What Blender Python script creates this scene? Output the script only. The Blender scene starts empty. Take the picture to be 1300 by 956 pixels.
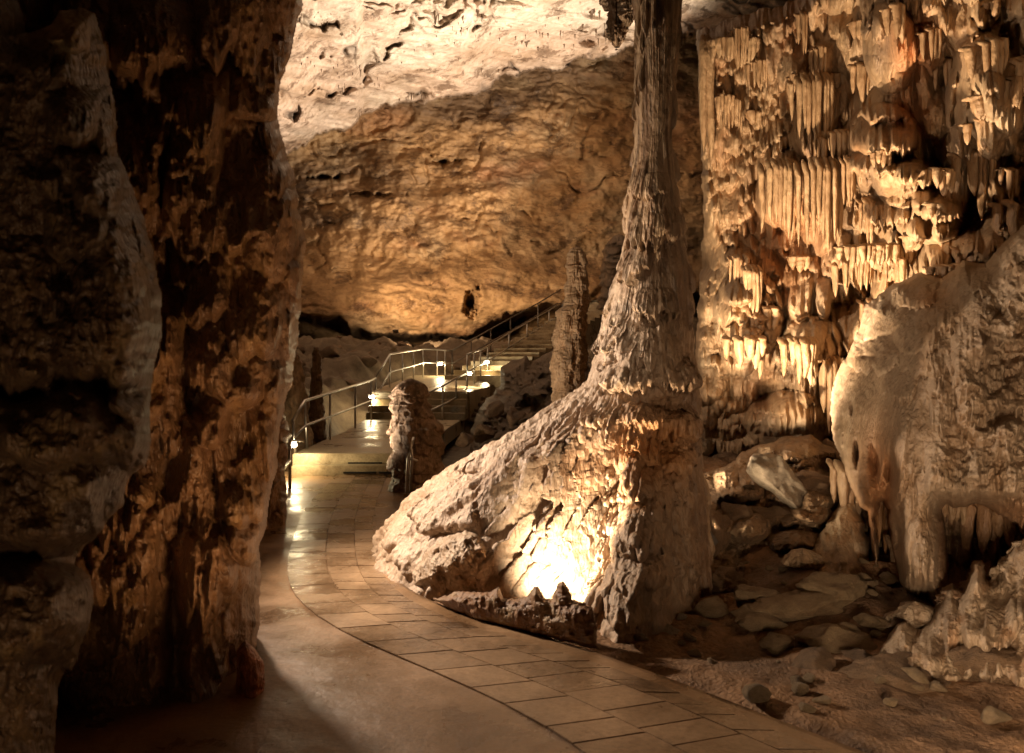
import bpy, bmesh, math, random
import numpy as np
from mathutils import Vector, Matrix
random.seed(5)
C = bpy.context.scene.collection
F, HZ, H = 1011.0, 465.0, 1.6          # focal length in photo pixels, horizon row, eye height

def P(px, py, Y):
    return np.array([(px-650.)/F*Y, Y, H-(py-HZ)/F*Y])
def G(px, py, z=0.):
    Y = (H-z)*F/(py-HZ); return np.array([(px-650.)/F*Y, Y, z])

# ------------------------------------------------------------------ noise
_r = np.random.default_rng(11)
_T2 = _r.random((256, 256)).astype(np.float32)
_PM = _r.permutation(256); _PM = np.concatenate([_PM, _PM, _PM])
_TV = _r.random(256).astype(np.float32)
def vn2(x, y, s=0):
    x = np.asarray(x, np.float32)+s*17.31; y = np.asarray(y, np.float32)+s*7.77
    xi = np.floor(x).astype(np.int32); yi = np.floor(y).astype(np.int32)
    fx = x-xi; fy = y-yi; fx = fx*fx*(3-2*fx); fy = fy*fy*(3-2*fy)
    a = xi & 255; b = yi & 255; a1 = (a+1) & 255; b1 = (b+1) & 255
    t = _T2
    return (t[a, b]*(1-fx)+t[a1, b]*fx)*(1-fy)+(t[a, b1]*(1-fx)+t[a1, b1]*fx)*fy
def fbm(x, y, o=4, s=0, g=.5):
    r = 0; a = 1.; n = 0
    for i in range(o):
        r = r+a*(vn2(x*2**i, y*2**i, s+i*3)-.5); n += a; a *= g
    return r/n*2
def ridge(x, y, o=3, s=0):
    r = 0; a = 1.; n = 0
    for i in range(o):
        r = r+a*(1-np.abs(vn2(x*2**i, y*2**i, s+i*5)*2-1)); n += a; a *= .5
    return r/n
def vn3(p, s=0):
    q = p+s*13.7; i = np.floor(q).astype(np.int32); f = (q-i).astype(np.float32); f = f*f*(3-2*f); i &= 255
    r = 0
    for dx in (0, 1):
        for dy in (0, 1):
            for dz in (0, 1):
                h = _PM[_PM[_PM[(i[..., 0]+dx) & 255]+((i[..., 1]+dy) & 255)]+((i[..., 2]+dz) & 255)]
                w = (f[..., 0] if dx else 1-f[..., 0])*(f[..., 1] if dy else 1-f[..., 1])*(f[..., 2] if dz else 1-f[..., 2])
                r = r+_TV[h & 255]*w
    return r
def fbm3(p, o=4, s=0):
    r = 0; a = 1.; n = 0
    for i in range(o):
        r = r+a*(vn3(p*2**i, s+i)-.5); n += a; a *= .5
    return r/n*2
def ss(a, b, x):
    t = np.clip((x-a)/(b-a), 0, 1); return t*t*(3-2*t)
def blur(a, n, ax, wrap=False):
    for _ in range(2):
        k = np.ones(2*n+1)/(2*n+1)
        pad = [(0, 0)]*a.ndim; pad[ax] = (n, n)
        b = np.pad(a, pad, mode='wrap' if wrap else 'edge')
        a = np.apply_along_axis(lambda v: np.convolve(v, k, 'valid'), ax, b)
    return a

# flowstone relief: overlapping aprons that bulge, carry flutes and end in a ragged fringe
def aprons(u, v, els, base=None):
    """u, v: 1-D axes (v grows downward); els: (u0, v0, half-width, height, amp, flutes, jag, taper, seed)"""
    R = np.zeros((len(v), len(u)), np.float32) if base is None else base
    for (u0, v0, w, h, a, nf, jag, tp, sd) in els:
        i0, i1 = np.searchsorted(u, [u0-w*1.15, u0+w*1.15]); j0, j1 = np.searchsorted(v, [v0, v0+h*1.05])
        if i1-i0 < 2 or j1-j0 < 2: continue
        U, V = np.meshgrid(u[i0:i1], v[j0:j1])
        t = (V-v0)/h
        x = (U-u0)/w+.12*fbm(U/w*.9, V/w*.9, 2, sd)
        x = x/np.maximum(1-tp*t, .05)
        fr = vn2(U/w*nf*.55, np.full_like(U, sd*1.7), sd)*.65+vn2(U/w*nf*1.4, np.full_like(U, sd*2.3), sd+3)*.35
        te = np.clip(1-jag*fr-.16*x*x, .05, 1)
        q = np.clip(t/te, 0, 1.0)
        side = np.sqrt(np.clip(1-x*x, 0, 1))**.8
        prof = np.where(q < .8, np.sin(np.pi/2*np.clip(q/.8, 0, 1))**.75, np.sqrt(np.clip(1-((q-.8)/.2)**2, 0, 1)))
        fl = ridge(x*nf*.5+.15*fbm(U/w*2, V/w*1.1, 2, sd+9), t*.5+sd, 2, sd)
        rel = a*side*prof*(.72+.4*fl*np.clip(.3+q, 0, 1))*(np.abs(x) < 1)*(t > 0)
        sub = R[j0:j1, i0:i1]
        np.maximum(sub, rel, out=sub)
    return R
def scatter(n, ur, vr, wr, hr, ar, rs, nf=(3, 8), jag=(.1, .4), tp=(0, .3), ok=None):
    g = np.random.default_rng(rs); o = []
    for i in range(n):
        u0 = g.uniform(*ur); v0 = g.uniform(*vr)
        if ok and not ok(u0, v0): continue
        k = g.random()**1.6
        w = wr[0]+(wr[1]-wr[0])*k
        o.append((u0, v0, w, hr[0]+(hr[1]-hr[0])*(k*.6+.4*g.random()), ar[0]+(ar[1]-ar[0])*(k*.7+.3*g.random()),
                  g.uniform(*nf), g.uniform(*jag), g.uniform(*tp), int(g.integers(1, 200))))
    return o

# ------------------------------------------------------------------ meshes
def tag(o, label=None, cat=None, group=None, kind=None):
    if label: o['label'] = label
    if cat: o['category'] = cat
    if group: o['group'] = group
    if kind: o['kind'] = kind
    return o
def raw(name, V, Q, mat, parent=None, smooth=True, tint=None, origin=None):
    V = np.asarray(V, np.float32).reshape(-1, 3); Q = np.asarray(Q, np.int32)
    if origin is not None: V = V-np.asarray(origin, np.float32)
    m = bpy.data.meshes.new(name); k = Q.shape[1]
    m.vertices.add(len(V)); m.vertices.foreach_set('co', V.ravel())
    m.loops.add(Q.size); m.loops.foreach_set('vertex_index', Q.ravel())
    m.polygons.add(len(Q)); m.polygons.foreach_set('loop_start', np.arange(0, Q.size, k, dtype=np.int32))
    m.polygons.foreach_set('loop_total', np.full(len(Q), k, np.int32))
    m.polygons.foreach_set('use_smooth', np.full(len(Q), smooth, bool))
    m.update(calc_edges=True)
    if tint is not None:
        t = np.asarray(tint, np.float32).reshape(-1, 3); t = np.concatenate([t, np.ones((len(t), 1), np.float32)], 1)
        a = m.attributes.new('tint', 'FLOAT_COLOR', 'POINT'); a.data.foreach_set('color', t.ravel())
    m.materials.append(mat)
    o = bpy.data.objects.new(name, m); C.objects.link(o)
    if origin is not None: o.location = origin
    if parent is not None: o.parent = parent
    return o
def gridq(nj, ni, wrap=False, mask=None):
    idx = np.arange(nj*ni, dtype=np.int32).reshape(nj, ni)
    if wrap: idx = np.concatenate([idx, idx[:, :1]], 1)
    a = idx[:-1, :-1]; b = idx[:-1, 1:]; c = idx[1:, 1:]; d = idx[1:, :-1]
    q = np.stack([a, b, c, d], -1)
    if mask is not None:
        mk = mask
        if wrap: mk = np.concatenate([mk, mk[:, :1]], 1)
        k = mk[:-1, :-1] & mk[:-1, 1:] & mk[1:, 1:] & mk[1:, :-1]
        return q[k]
    return q.reshape(-1, 4)
def compact(V, Q, tint=None):
    used = np.zeros(len(V), bool); used[Q.ravel()] = True
    mp = np.cumsum(used)-1
    return V[used], mp[Q], (tint[used] if tint is not None else None)
def normals(Pt, wrap=False):
    if wrap:
        du = np.roll(Pt, -1, 1)-np.roll(Pt, 1, 1)
    else:
        du = np.gradient(Pt, axis=1)
    dv = np.gradient(Pt, axis=0)
    n = np.cross(du, dv); n /= np.linalg.norm(n, axis=-1, keepdims=True)+1e-9
    return n
def polydist(X, Y, poly):
    """distance to the outline, positive inside"""
    p = np.asarray(poly, np.float32); d2 = np.full(X.shape, 1e9, np.float32); ins = np.zeros(X.shape, bool)
    for i in range(len(p)):
        ax, ay = p[i]; bx, by = p[(i+1) % len(p)]
        ex, ey = bx-ax, by-ay; L = ex*ex+ey*ey+1e-9
        t = np.clip(((X-ax)*ex+(Y-ay)*ey)/L, 0, 1)
        d2 = np.minimum(d2, (X-ax-t*ex)**2+(Y-ay-t*ey)**2)
        if ay != by:
            c = ((ay > Y) != (by > Y)) & (X < (bx-ax)*(Y-ay)/(by-ay)+ax)
            ins ^= c
    return np.where(ins, 1, -1)*np.sqrt(d2)

TINT = {}
def tintmix(base, cols, n):
    """n: list of 0..1 maps; each mixes toward its colour"""
    t = np.ones(n[0].shape+(3,), np.float32)*np.array(base, np.float32)
    for c, m in zip(cols, n):
        t = t*(1-m[..., None])+np.array(c, np.float32)*m[..., None]
    return t

def blob(name, poly, D0, T, w, mat, relief=None, step=1.0, warp=3.0, wf=18., tint=None, back=True, sd=1, soft=0, backk=.8):
    """rock of real thickness: outline of the formation at distance D0, inflated by T"""
    p = np.asarray(poly, float); x0, y0 = p.min(0)-warp*1.5; x1, y1 = p.max(0)+warp*1.5
    u = np.arange(x0, x1, step); v = np.arange(y0, y1, step)
    U, V = np.meshgrid(u, v)
    d = polydist(U+warp*fbm(U/wf, V/wf, 3, sd), V+warp*fbm(U/wf, V/wf, 3, sd+50), poly)
    D = D0(U, V) if callable(D0) else np.full(U.shape, float(D0))
    if callable(w): w = w(U, V)
    k = np.clip(d/w, 0, 1); th = np.sqrt(1-(1-k)**2)
    rel = relief(u, v, U, V) if relief is not None else 0
    front = D-T*th-rel*np.clip(d/6., 0, 1)+0.0
    mask = d > 0
    def pts(Dm):
        return np.stack([(U-650)/F*Dm, Dm, H-(V-HZ)/F*Dm], -1)
    tt = tint(u, v, U, V) if tint is not None else None
    Vt = pts(front).reshape(-1, 3); q = gridq(len(v), len(u), mask=mask)
    tf = tt.reshape(-1, 3) if tt is not None else None
    V1, Q1, t1 = compact(Vt, q, tf)
    if back:
        Vb = pts(D+T*backk*th).reshape(-1, 3)
        V2, Q2, t2 = compact(Vb, q[:, ::-1], tf)
        Q1 = np.concatenate([Q1, Q2+len(V1)]); V1 = np.concatenate([V1, V2])
        if t1 is not None: t1 = np.concatenate([t1, t2])
    org = V1.mean(0); org[2] = V1[:, 2].min()
    return raw(name, V1, Q1, mat, tint=t1, origin=org)

def lathe(name, axis, zs, rl, rr, mat, depthk=.9, n=220, m=300, rel=None, amp=.03, nfl=.02, tint=None, sd=1, lean=None, cap=True):
    """upright formation: measured left and right radii at heights zs around axis (x, y)"""
    z = np.linspace(zs[0], zs[-1], m); th = np.linspace(0, 2*np.pi, n, endpoint=False)
    L = np.interp(z, zs, rl); R = np.interp(z, zs, rr)
    TH, Z = np.meshgrid(th, z)
    cx = axis[0]+(R-L)/2; hw = (R+L)/2
    ca, sa = np.cos(TH), np.sin(TH)
    s = TH*np.mean(hw)
    A = hw[:, None]+0*Z
    q = np.stack([cx[:, None]+A*ca, axis[1]+A*depthk*sa, Z], -1)
    k = np.minimum(1, A/.04)
    p3 = q
    sc = 1/max(np.mean(hw), .02)
    disp = amp*k*fbm3(p3*np.array([1.3, 1.3, .9])*sc*.9, 4, sd)
    knob = np.abs(fbm3(p3*np.array([1, 1, 1.7])*sc*1.8, 2, sd+7)); disp += amp*.8*k*(.5-knob)
    disp += nfl*k*(ridge(ca*3*1.2+sa*2.1+4, Z*sc*.12+sd, 2, sd)-.5)*2
    if rel is not None: disp = disp+rel(TH, Z)
    q = q+np.stack([ca, sa, 0*Z], -1)*disp[..., None]
    tt = tint(TH, Z, q) if tint is not None else None
    Vv = q.reshape(-1, 3); Q = gridq(m, n, wrap=True)
    if cap:
        Vv = np.concatenate([Vv, q[-1].mean(0)[None]+[[0, 0, hw[-1]*.4]]])
        a = (m-1)*n+np.arange(n); c = np.full(n, len(Vv)-1)
        Q = np.concatenate([Q, np.stack([a, np.roll(a, -1), c, c], -1)])
        # last faces as degenerate quads are replaced by a tiny ring
        Q = Q[:-n]; ring = q[-1]*.35+Vv[-1]*.65; ring2 = q[-1]*.01+Vv[-1]*.99
        b0 = len(Vv)-1; Vv = np.concatenate([Vv[:-1], ring, ring2])
        r0 = b0+np.arange(n); r1 = b0+n+np.arange(n)
        Q = np.concatenate([Q, np.stack([a, np.roll(a, -1), np.roll(r0, -1), r0], -1), np.stack([r0, np.roll(r0, -1), np.roll(r1, -1), r1], -1)])
        if tt is not None: tt = np.concatenate([tt.reshape(-1, 3), tt[-1], tt[-1]])
    return raw(name, Vv, Q, mat, tint=tt, origin=(axis[0], axis[1], zs[0]))

def empty(name, loc):
    o = bpy.data.objects.new(name, None); o.empty_display_size = .1; C.objects.link(o); o.location = loc; return o
class MB:
    def __init__(s): s.bm = bmesh.new()
    def box(s, c, sz, rz=0, bev=0, rx=0):
        r = bmesh.ops.create_cube(s.bm, size=1)
        vs = r['verts']
        bmesh.ops.scale(s.bm, vec=sz, verts=vs)
        if bev:
            es = list({e for v in vs for e in v.link_edges})
            rb = bmesh.ops.bevel(s.bm, geom=es, offset=bev, segments=2, affect='EDGES', profile=.6)
            vs = list({v for f in rb['faces'] for v in f.verts} | {v for v in vs if v.is_valid})
        bmesh.ops.rotate(s.bm, cent=(0, 0, 0), matrix=Matrix.Rotation(rz, 3, 'Z') @ Matrix.Rotation(rx, 3, 'X'), verts=vs)
        bmesh.ops.translate(s.bm, vec=c, verts=vs); return s
    def tube(s, pts, r, n=8):
        pts = [Vector(p) for p in pts]; rings = []
        for i, p in enumerate(pts):
            d = (pts[min(i+1, len(pts)-1)]-pts[max(i-1, 0)]).normalized()
            a = d.cross(Vector((0, 0, 1)) if abs(d.z) < .9 else Vector((1, 0, 0))).normalized(); b = d.cross(a)
            rr = r[i] if isinstance(r, (list, tuple)) else r
            rings.append([s.bm.verts.new(p+(a*math.cos(t)+b*math.sin(t))*rr) for t in [2*math.pi*k/n for k in range(n)]])
        for A, B in zip(rings, rings[1:]):
            for k in range(n):
                s.bm.faces.new((A[k], A[(k+1) % n], B[(k+1) % n], B[k]))
        s.bm.faces.new(rings[0][::-1]); s.bm.faces.new(rings[-1]); return s
    def build(s, name, mat, parent=None, smooth=False, loc=None):
        bmesh.ops.recalc_face_normals(s.bm, faces=s.bm.faces)
        m = bpy.data.meshes.new(name); s.bm.to_mesh(m); s.bm.free(); m.materials.append(mat)
        if smooth: m.polygons.foreach_set('use_smooth', [True]*len(m.polygons))
        o = bpy.data.objects.new(name, m); C.objects.link(o)
        if parent is not None:
            o.parent = parent
            m.transform(Matrix.Translation(-parent.location))
        elif loc is not None:
            m.transform(Matrix.Translation(-Vector(loc))); o.location = loc
        return o

# ------------------------------------------------------------------ materials
def nt(name):
    m = bpy.data.materials.new(name); m.use_nodes = True; t = m.node_tree; t.nodes.clear(); return m, t
def N(t, kind, **k):
    n = t.nodes.new(kind)
    for a, b in k.items():
        if a.startswith('i_'): n.inputs[a[2:].replace('_', ' ')].default_value = b
        else: setattr(n, a, b)
    return n
def ramp(t, fac, pts):
    r = N(t, 'ShaderNodeValToRGB'); e = r.color_ramp.elements
    while len(e) < len(pts): e.new(.5)
    for k, (p, c) in enumerate(pts):
        e[k].position = p; e[k].color = (c, c, c, 1) if not isinstance(c, tuple) else c+(1,)
    t.links.new(fac, r.inputs[0]); return r.outputs[0]
def mul(t, a, b, mode='MULTIPLY', f=1.):
    n = N(t, 'ShaderNodeMix', data_type='RGBA', blend_type=mode); n.inputs[0].default_value = f
    t.links.new(a, n.inputs[6]); t.links.new(b, n.inputs[7]); return n.outputs[2]
def rock(name, col=(.4, .3, .2), sc=1., bump=.02, rough=(.35, .7), var=(.6, 1.25), streak=.3, attr=True, fine=1., speck=0., spec=.5, zs=.45):
    m, t = nt(name); L = t.links.new
    out = N(t, 'ShaderNodeOutputMaterial'); b = N(t, 'ShaderNodeBsdfPrincipled'); L(b.outputs[0], out.inputs[0])
    tc = N(t, 'ShaderNodeTexCoord'); mp = N(t, 'ShaderNodeMapping'); mp.inputs['Scale'].default_value = (sc, sc, sc*zs)
    L(tc.outputs['Object'], mp.inputs[0])
    n1 = N(t, 'ShaderNodeTexNoise', i_Scale=1.7, i_Detail=5., i_Roughness=.68); L(mp.outputs[0], n1.inputs['Vector'])
    n2 = N(t, 'ShaderNodeTexNoise', i_Scale=14., i_Detail=4., i_Roughness=.7); L(mp.outputs[0], n2.inputs['Vector'])
    mp2 = N(t, 'ShaderNodeMapping'); mp2.inputs['Scale'].default_value = (sc*9, sc*9, sc*.9); L(tc.outputs['Object'], mp2.inputs[0])
    n3 = N(t, 'ShaderNodeTexNoise', i_Scale=1., i_Detail=2., i_Roughness=.6); L(mp2.outputs[0], n3.inputs['Vector'])
    if attr:
        at = N(t, 'ShaderNodeAttribute', attribute_name='tint'); base = at.outputs['Color']
    else:
        rg = N(t, 'ShaderNodeRGB'); rg.outputs[0].default_value = col+(1,); base = rg.outputs[0]
    v1 = ramp(t, n1.outputs[0], [(.3, (var[0], var[0]*.93, var[0]*.84)), (.5, (.95, .93, .9)), (.72, (var[1], var[1], var[1]))])
    c = mul(t, base, v1)
    c = mul(t, c, ramp(t, n2.outputs[0], [(.3, (.72, .67, .6)), (.6, (1.08, 1.08, 1.08))]))
    if streak:
        c = mul(t, c, ramp(t, n3.outputs[0], [(.35, (.62, .5, .4)), (.58, (1., 1., 1.))]), f=streak)
    if speck:
        n4 = N(t, 'ShaderNodeTexNoise', i_Scale=3.3, i_Detail=6., i_Roughness=.78); L(mp.outputs[0], n4.inputs['Vector'])
        c = mul(t, c, ramp(t, n4.outputs[0], [(.40, (.28, .22, .17)), (.47, (1., 1., 1.))]), f=speck)
    L(c, b.inputs['Base Color'])
    rr = N(t, 'ShaderNodeMapRange'); rr.inputs[1].default_value = .3; rr.inputs[2].default_value = .7
    rr.inputs[3].default_value = rough[0]; rr.inputs[4].default_value = rough[1]
    L(n2.outputs[0], rr.inputs[0]); L(rr.outputs[0], b.inputs['Roughness'])
    b.inputs['Specular IOR Level'].default_value = spec
    nb = N(t, 'ShaderNodeTexNoise', i_Scale=30.*fine, i_Detail=3., i_Roughness=.62); L(mp.outputs[0], nb.inputs['Vector'])
    vo = N(t, 'ShaderNodeTexVoronoi', i_Scale=17.*fine, feature='F1'); L(mp.outputs[0], vo.inputs['Vector'])
    b1 = N(t, 'ShaderNodeBump', i_Strength=.9, i_Distance=bump); L(n2.outputs[0], b1.inputs['Height'])
    b2 = N(t, 'ShaderNodeBump', i_Strength=.7, i_Distance=bump*.5); L(vo.outputs['Distance'], b2.inputs['Height']); L(b1.outputs[0], b2.inputs['Normal'])
    b3 = N(t, 'ShaderNodeBump', i_Strength=.8, i_Distance=bump*.45); L(nb.outputs[0], b3.inputs['Height']); L(b2.outputs[0], b3.inputs['Normal'])
    L(b3.outputs[0], b.inputs['Normal'])
    return m
def metal(name, col=(.55, .53, .5), rough=.32, mt=1.):
    m, t = nt(name); L = t.links.new
    out = N(t, 'ShaderNodeOutputMaterial'); b = N(t, 'ShaderNodeBsdfPrincipled'); L(b.outputs[0], out.inputs[0])
    b.inputs['Base Color'].default_value = col+(1,); b.inputs['Metallic'].default_value = mt
    n = N(t, 'ShaderNodeTexNoise', i_Scale=9., i_Detail=4.); r = N(t, 'ShaderNodeMapRange'); r.inputs[3].default_value = rough*.7; r.inputs[4].default_value = rough*1.5
    L(n.outputs[0], r.inputs[0]); L(r.outputs[0], b.inputs['Roughness']); return m
def emit(name, col, s):
    m, t = nt(name); out = N(t, 'ShaderNodeOutputMaterial'); e = N(t, 'ShaderNodeEmission'); e.inputs[0].default_value = col+(1,); e.inputs[1].default_value = s
    t.links.new(e.outputs[0], out.inputs[0]); return m

M = dict(
    vault=rock('vault_limestone', sc=.2, bump=.08, rough=(.6, .9), var=(.7, 1.2), streak=0., speck=.8, zs=1.5),
    wall=rock('wall_flowstone', sc=1.1, bump=.028, rough=(.4, .75), var=(.6, 1.25), streak=.45, fine=1.),
    column=rock('column_flowstone', sc=1.6, bump=.02, rough=(.35, .7), var=(.72, 1.2), streak=.35, fine=1.3),
    left=rock('dark_flowstone', sc=2., bump=.018, rough=(.2, .55), fine=1.6, var=(.5, 1.3), streak=.6),
    soil=rock('cave_soil', sc=2.2, bump=.02, rough=(.6, .9), var=(.55, 1.3), streak=0., zs=1.),
    stone=rock('loose_limestone', col=(.23, .145, .08), sc=1.6, bump=.03, rough=(.45, .8), streak=.1, attr=False, zs=1.),
    tiny=rock('stalactite_calcite', col=(.16, .11, .075), sc=2., bump=.01, streak=.2, attr=False),
    stone_t=rock('craggy_limestone', sc=1., bump=.06, rough=(.5, .85), streak=.1, zs=1.),
    metal=metal('galvanised_steel'), metal_dark=metal('weathered_steel', (.22, .19, .16), .5),
    bulb=emit('lamp_glow', (1., .86, .6), 60.),
)
def paving(name, col, tile=False):
    m, t = nt(name); L = t.links.new
    out = N(t, 'ShaderNodeOutputMaterial'); b = N(t, 'ShaderNodeBsdfPrincipled'); L(b.outputs[0], out.inputs[0])
    g = N(t, 'ShaderNodeNewGeometry')
    n1 = N(t, 'ShaderNodeTexNoise', i_Scale=1.6, i_Detail=7., i_Roughness=.62); L(g.outputs['Position'], n1.inputs['Vector'])
    n2 = N(t, 'ShaderNodeTexNoise', i_Scale=38., i_Detail=6., i_Roughness=.7); L(g.outputs['Position'], n2.inputs['Vector'])
    rg = N(t, 'ShaderNodeRGB'); rg.outputs[0].default_value = col+(1,)
    c = mul(t, rg.outputs[0], ramp(t, n1.outputs[0], [(.36, (.5, .45, .4)), (.62, (1.2, 1.17, 1.12))]))
    c = mul(t, c, ramp(t, n2.outputs[0], [(.32, (.7, .68, .64)), (.6, (1.08, 1.08, 1.08))]))
    if tile:
        c = mul(t, c, ramp(t, g.outputs['Random Per Island'], [(0., (.7, .68, .66)), (1., (1.15, 1.13, 1.1))]))
    L(c, b.inputs['Base Color'])
    r = N(t, 'ShaderNodeMapRange'); r.inputs[1].default_value = .35; r.inputs[2].default_value = .62; r.inputs[3].default_value = .12 if tile else .2; r.inputs[4].default_value = .42 if tile else .55
    if tile:
        ad = N(t, 'ShaderNodeMath', operation='MULTIPLY_ADD'); ad.inputs[1].default_value = .22; L(g.outputs['Random Per Island'], ad.inputs[0]); L(n1.outputs[0], ad.inputs[2])
        sb = N(t, 'ShaderNodeMath', operation='SUBTRACT'); sb.inputs[1].default_value = .11; L(ad.outputs[0], sb.inputs[0]); L(sb.outputs[0], r.inputs[0])
    else: L(n1.outputs[0], r.inputs[0])
    L(r.outputs[0], b.inputs['Roughness'])
    n3 = N(t, 'ShaderNodeTexNoise', i_Scale=7., i_Detail=3.); L(g.outputs['Position'], n3.inputs['Vector'])
    b1 = N(t, 'ShaderNodeBump', i_Strength=.6, i_Distance=.004); L(n2.outputs[0], b1.inputs['Height'])
    b2 = N(t, 'ShaderNodeBump', i_Strength=.7, i_Distance=.012); L(n3.outputs[0], b2.inputs['Height']); L(b1.outputs[0], b2.inputs['Normal'])
    L(b2.outputs[0], b.inputs['Normal']); return m
M['concrete'] = paving('worn_concrete', (.27, .17, .095))
M['slab'] = paving('wet_paving_slab', (.25, .17, .105), True)
M['deck'] = paving('pale_concrete', (.42, .35, .24))
exec_parts = []

# ================================================================== THE VAULT (ceiling and back wall)
LIPX = [-400, 200, 354, 381, 403, 453, 462, 516, 585, 632, 740, 800, 860, 885, 1000, 1300]
LIPY = [330, 250, 200, 186, 172, 158, 146, 133, 124, 97, 76, 62, 50, 40, 22, -20]
def make_vault():
    u = np.arange(-350, 1120, 1.7); v = np.concatenate([np.arange(-420, -10, 3.2), np.arange(-10, 560, 1.3)])
    U, V = np.meshgrid(u, v)
    yl = np.interp(U+16*fbm(U/60, V/60, 3, 4), LIPX, LIPY)+13*fbm(U/24, V/26+3, 5, 8, .65)
    ylb = np.interp(U, LIPX, LIPY)
    Dl = 37+2.*(U-350)/500
    Dc = Dl*(465-ylb)/np.maximum(465-V, 30)*.96
    # roughness of the ceiling: ledges running along the lip, scallops
    n = fbm(U/90, V/38, 5, 2)
    led = ridge(U/150+V/210, V/16-U/95, 5, 5)
    crk = ridge(U/75+.6*fbm(U/40, V/40, 3, 77), V/42+.6*fbm(U/35, V/35, 3, 78), 3, 79)
    Dc = Dc*(1+.03*n-.028*(led-.5)+.16*np.clip(crk-.74, 0, 1))
    # wall below the lip
    t = (V-yl)
    Dw = Dl+2.2-ss(0, 250, t)*4.2
    Dw = Dw-2.0*np.exp(-((V-(385+8*np.sin(U/60)))/42.)**2)
    low = np.interp(U, [300, 385, 430, 445, 480, 600, 640, 700, 900], [380, 400, 402, 418, 424, 426, 402, 385, 370])+5*fbm(U/14, V/14, 3, 21)
    Dw = Dw+ss(-3, 10, V-low)*6
    big = fbm(U/130+2, V/95+5, 4, 31)
    Dw = Dw*(1-.034*big+.016*(ridge(U/95+V/160, V/34-U/190, 4, 33)-.5)+.004*fbm(U/12, V/9, 4, 35)-.008*(ridge(U/210+V/300, V/30+U/160, 5, 37)-.5)+.018*np.clip(ridge(U/70+fbm(U/40, V/40, 3, 81), V/50+fbm(U/40, V/40, 3, 82), 3, 83)-.78, 0, 1)*2.6+.010*(ridge(U/38, V/30, 4, 36)-.5))
    for (hx, hy, hw, hh, dd) in [(597, 381, 9, 17, 2.5), (652, 404, 14, 10, 1.5), (412, 225, 20, 4, 1.2), (472, 248, 30, 5, .8), (560, 205, 26, 6, 1)]:
        Dw += dd*np.clip(1.35*np.exp(-((U-hx)/hw)**2-((V-hy)/hh)**2)-.35+.9*fbm(U/7, V/10, 4, int(hx)), 0, 1)*(((U-hx)/hw)**2+((V-hy)/hh)**2 < 3)
    m = ss(-2.5, 2.5, t)
    D = Dc*(1-m)+Dw*m
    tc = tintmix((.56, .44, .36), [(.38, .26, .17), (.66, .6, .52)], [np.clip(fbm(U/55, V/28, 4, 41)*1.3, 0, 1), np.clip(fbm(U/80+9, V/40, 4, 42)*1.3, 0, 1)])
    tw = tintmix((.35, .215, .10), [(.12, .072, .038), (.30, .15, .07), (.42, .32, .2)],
                 [np.clip(fbm(U/120, V/45, 5, 43)*1.8+.75*ss(170, 40, t), 0, .9), np.clip(fbm(U/60+7, V/30, 4, 44)*1.6-.35, 0, .7), np.clip(fbm(U/50+3, V/50, 4, 45)*1.2, 0, .8)])  # brown rock, darkened under the lip as painted shade
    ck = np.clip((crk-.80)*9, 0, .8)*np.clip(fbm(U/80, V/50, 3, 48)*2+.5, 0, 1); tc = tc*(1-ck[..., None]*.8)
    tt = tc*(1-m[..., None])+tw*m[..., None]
    Pt = np.stack([(U-650)/F*D, D, H-(V-HZ)/F*D], -1)
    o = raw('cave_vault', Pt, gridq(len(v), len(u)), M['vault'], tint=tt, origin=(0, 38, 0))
    tag(o, 'high limestone vault of the cavern behind everything, pale ceiling over brown wall', 'cave wall', kind='structure')
    return u, v, D
make_vault()

# roof overhead and rock behind the camera, so that the hall is closed
def make_roof():
    x = np.linspace(-16, 16, 120); y = np.linspace(-8, 18, 90); X, Y = np.meshgrid(x, y)
    Z = 8.2+.5*np.maximum(Y-5, 0)*.5+.9*fbm(X/3, Y/3, 4, 5)+.03*X*X*-1*(np.abs(X) > 6)
    raw('cave_roof', np.stack([X, Y, Z], -1), gridq(90, 120), M['wallplain'], origin=(0, 4, 8)); o = bpy.data.objects['cave_roof']
    tag(o, 'dark rock roof overhead', 'cave roof', kind='structure')
    th = np.linspace(math.radians(170), math.radians(370), 120); z = np.linspace(-.5, 9.5, 60); T, Z = np.meshgrid(th, z)
    R = 7.5+.8*fbm(T*3, Z/2, 4, 6)
    o = raw('cave_wall', np.stack([R*np.cos(T), 1.5+R*np.sin(T)*.8, Z], -1), gridq(60, 120), M['wallplain'], origin=(0, -4, 0))
    tag(o, 'rock wall behind the viewpoint', 'cave wall', kind='structure')
M['wallplain'] = rock('brown_limestone', col=(.24, .16, .1), sc=.8, bump=.03, attr=False)
make_roof()

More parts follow.
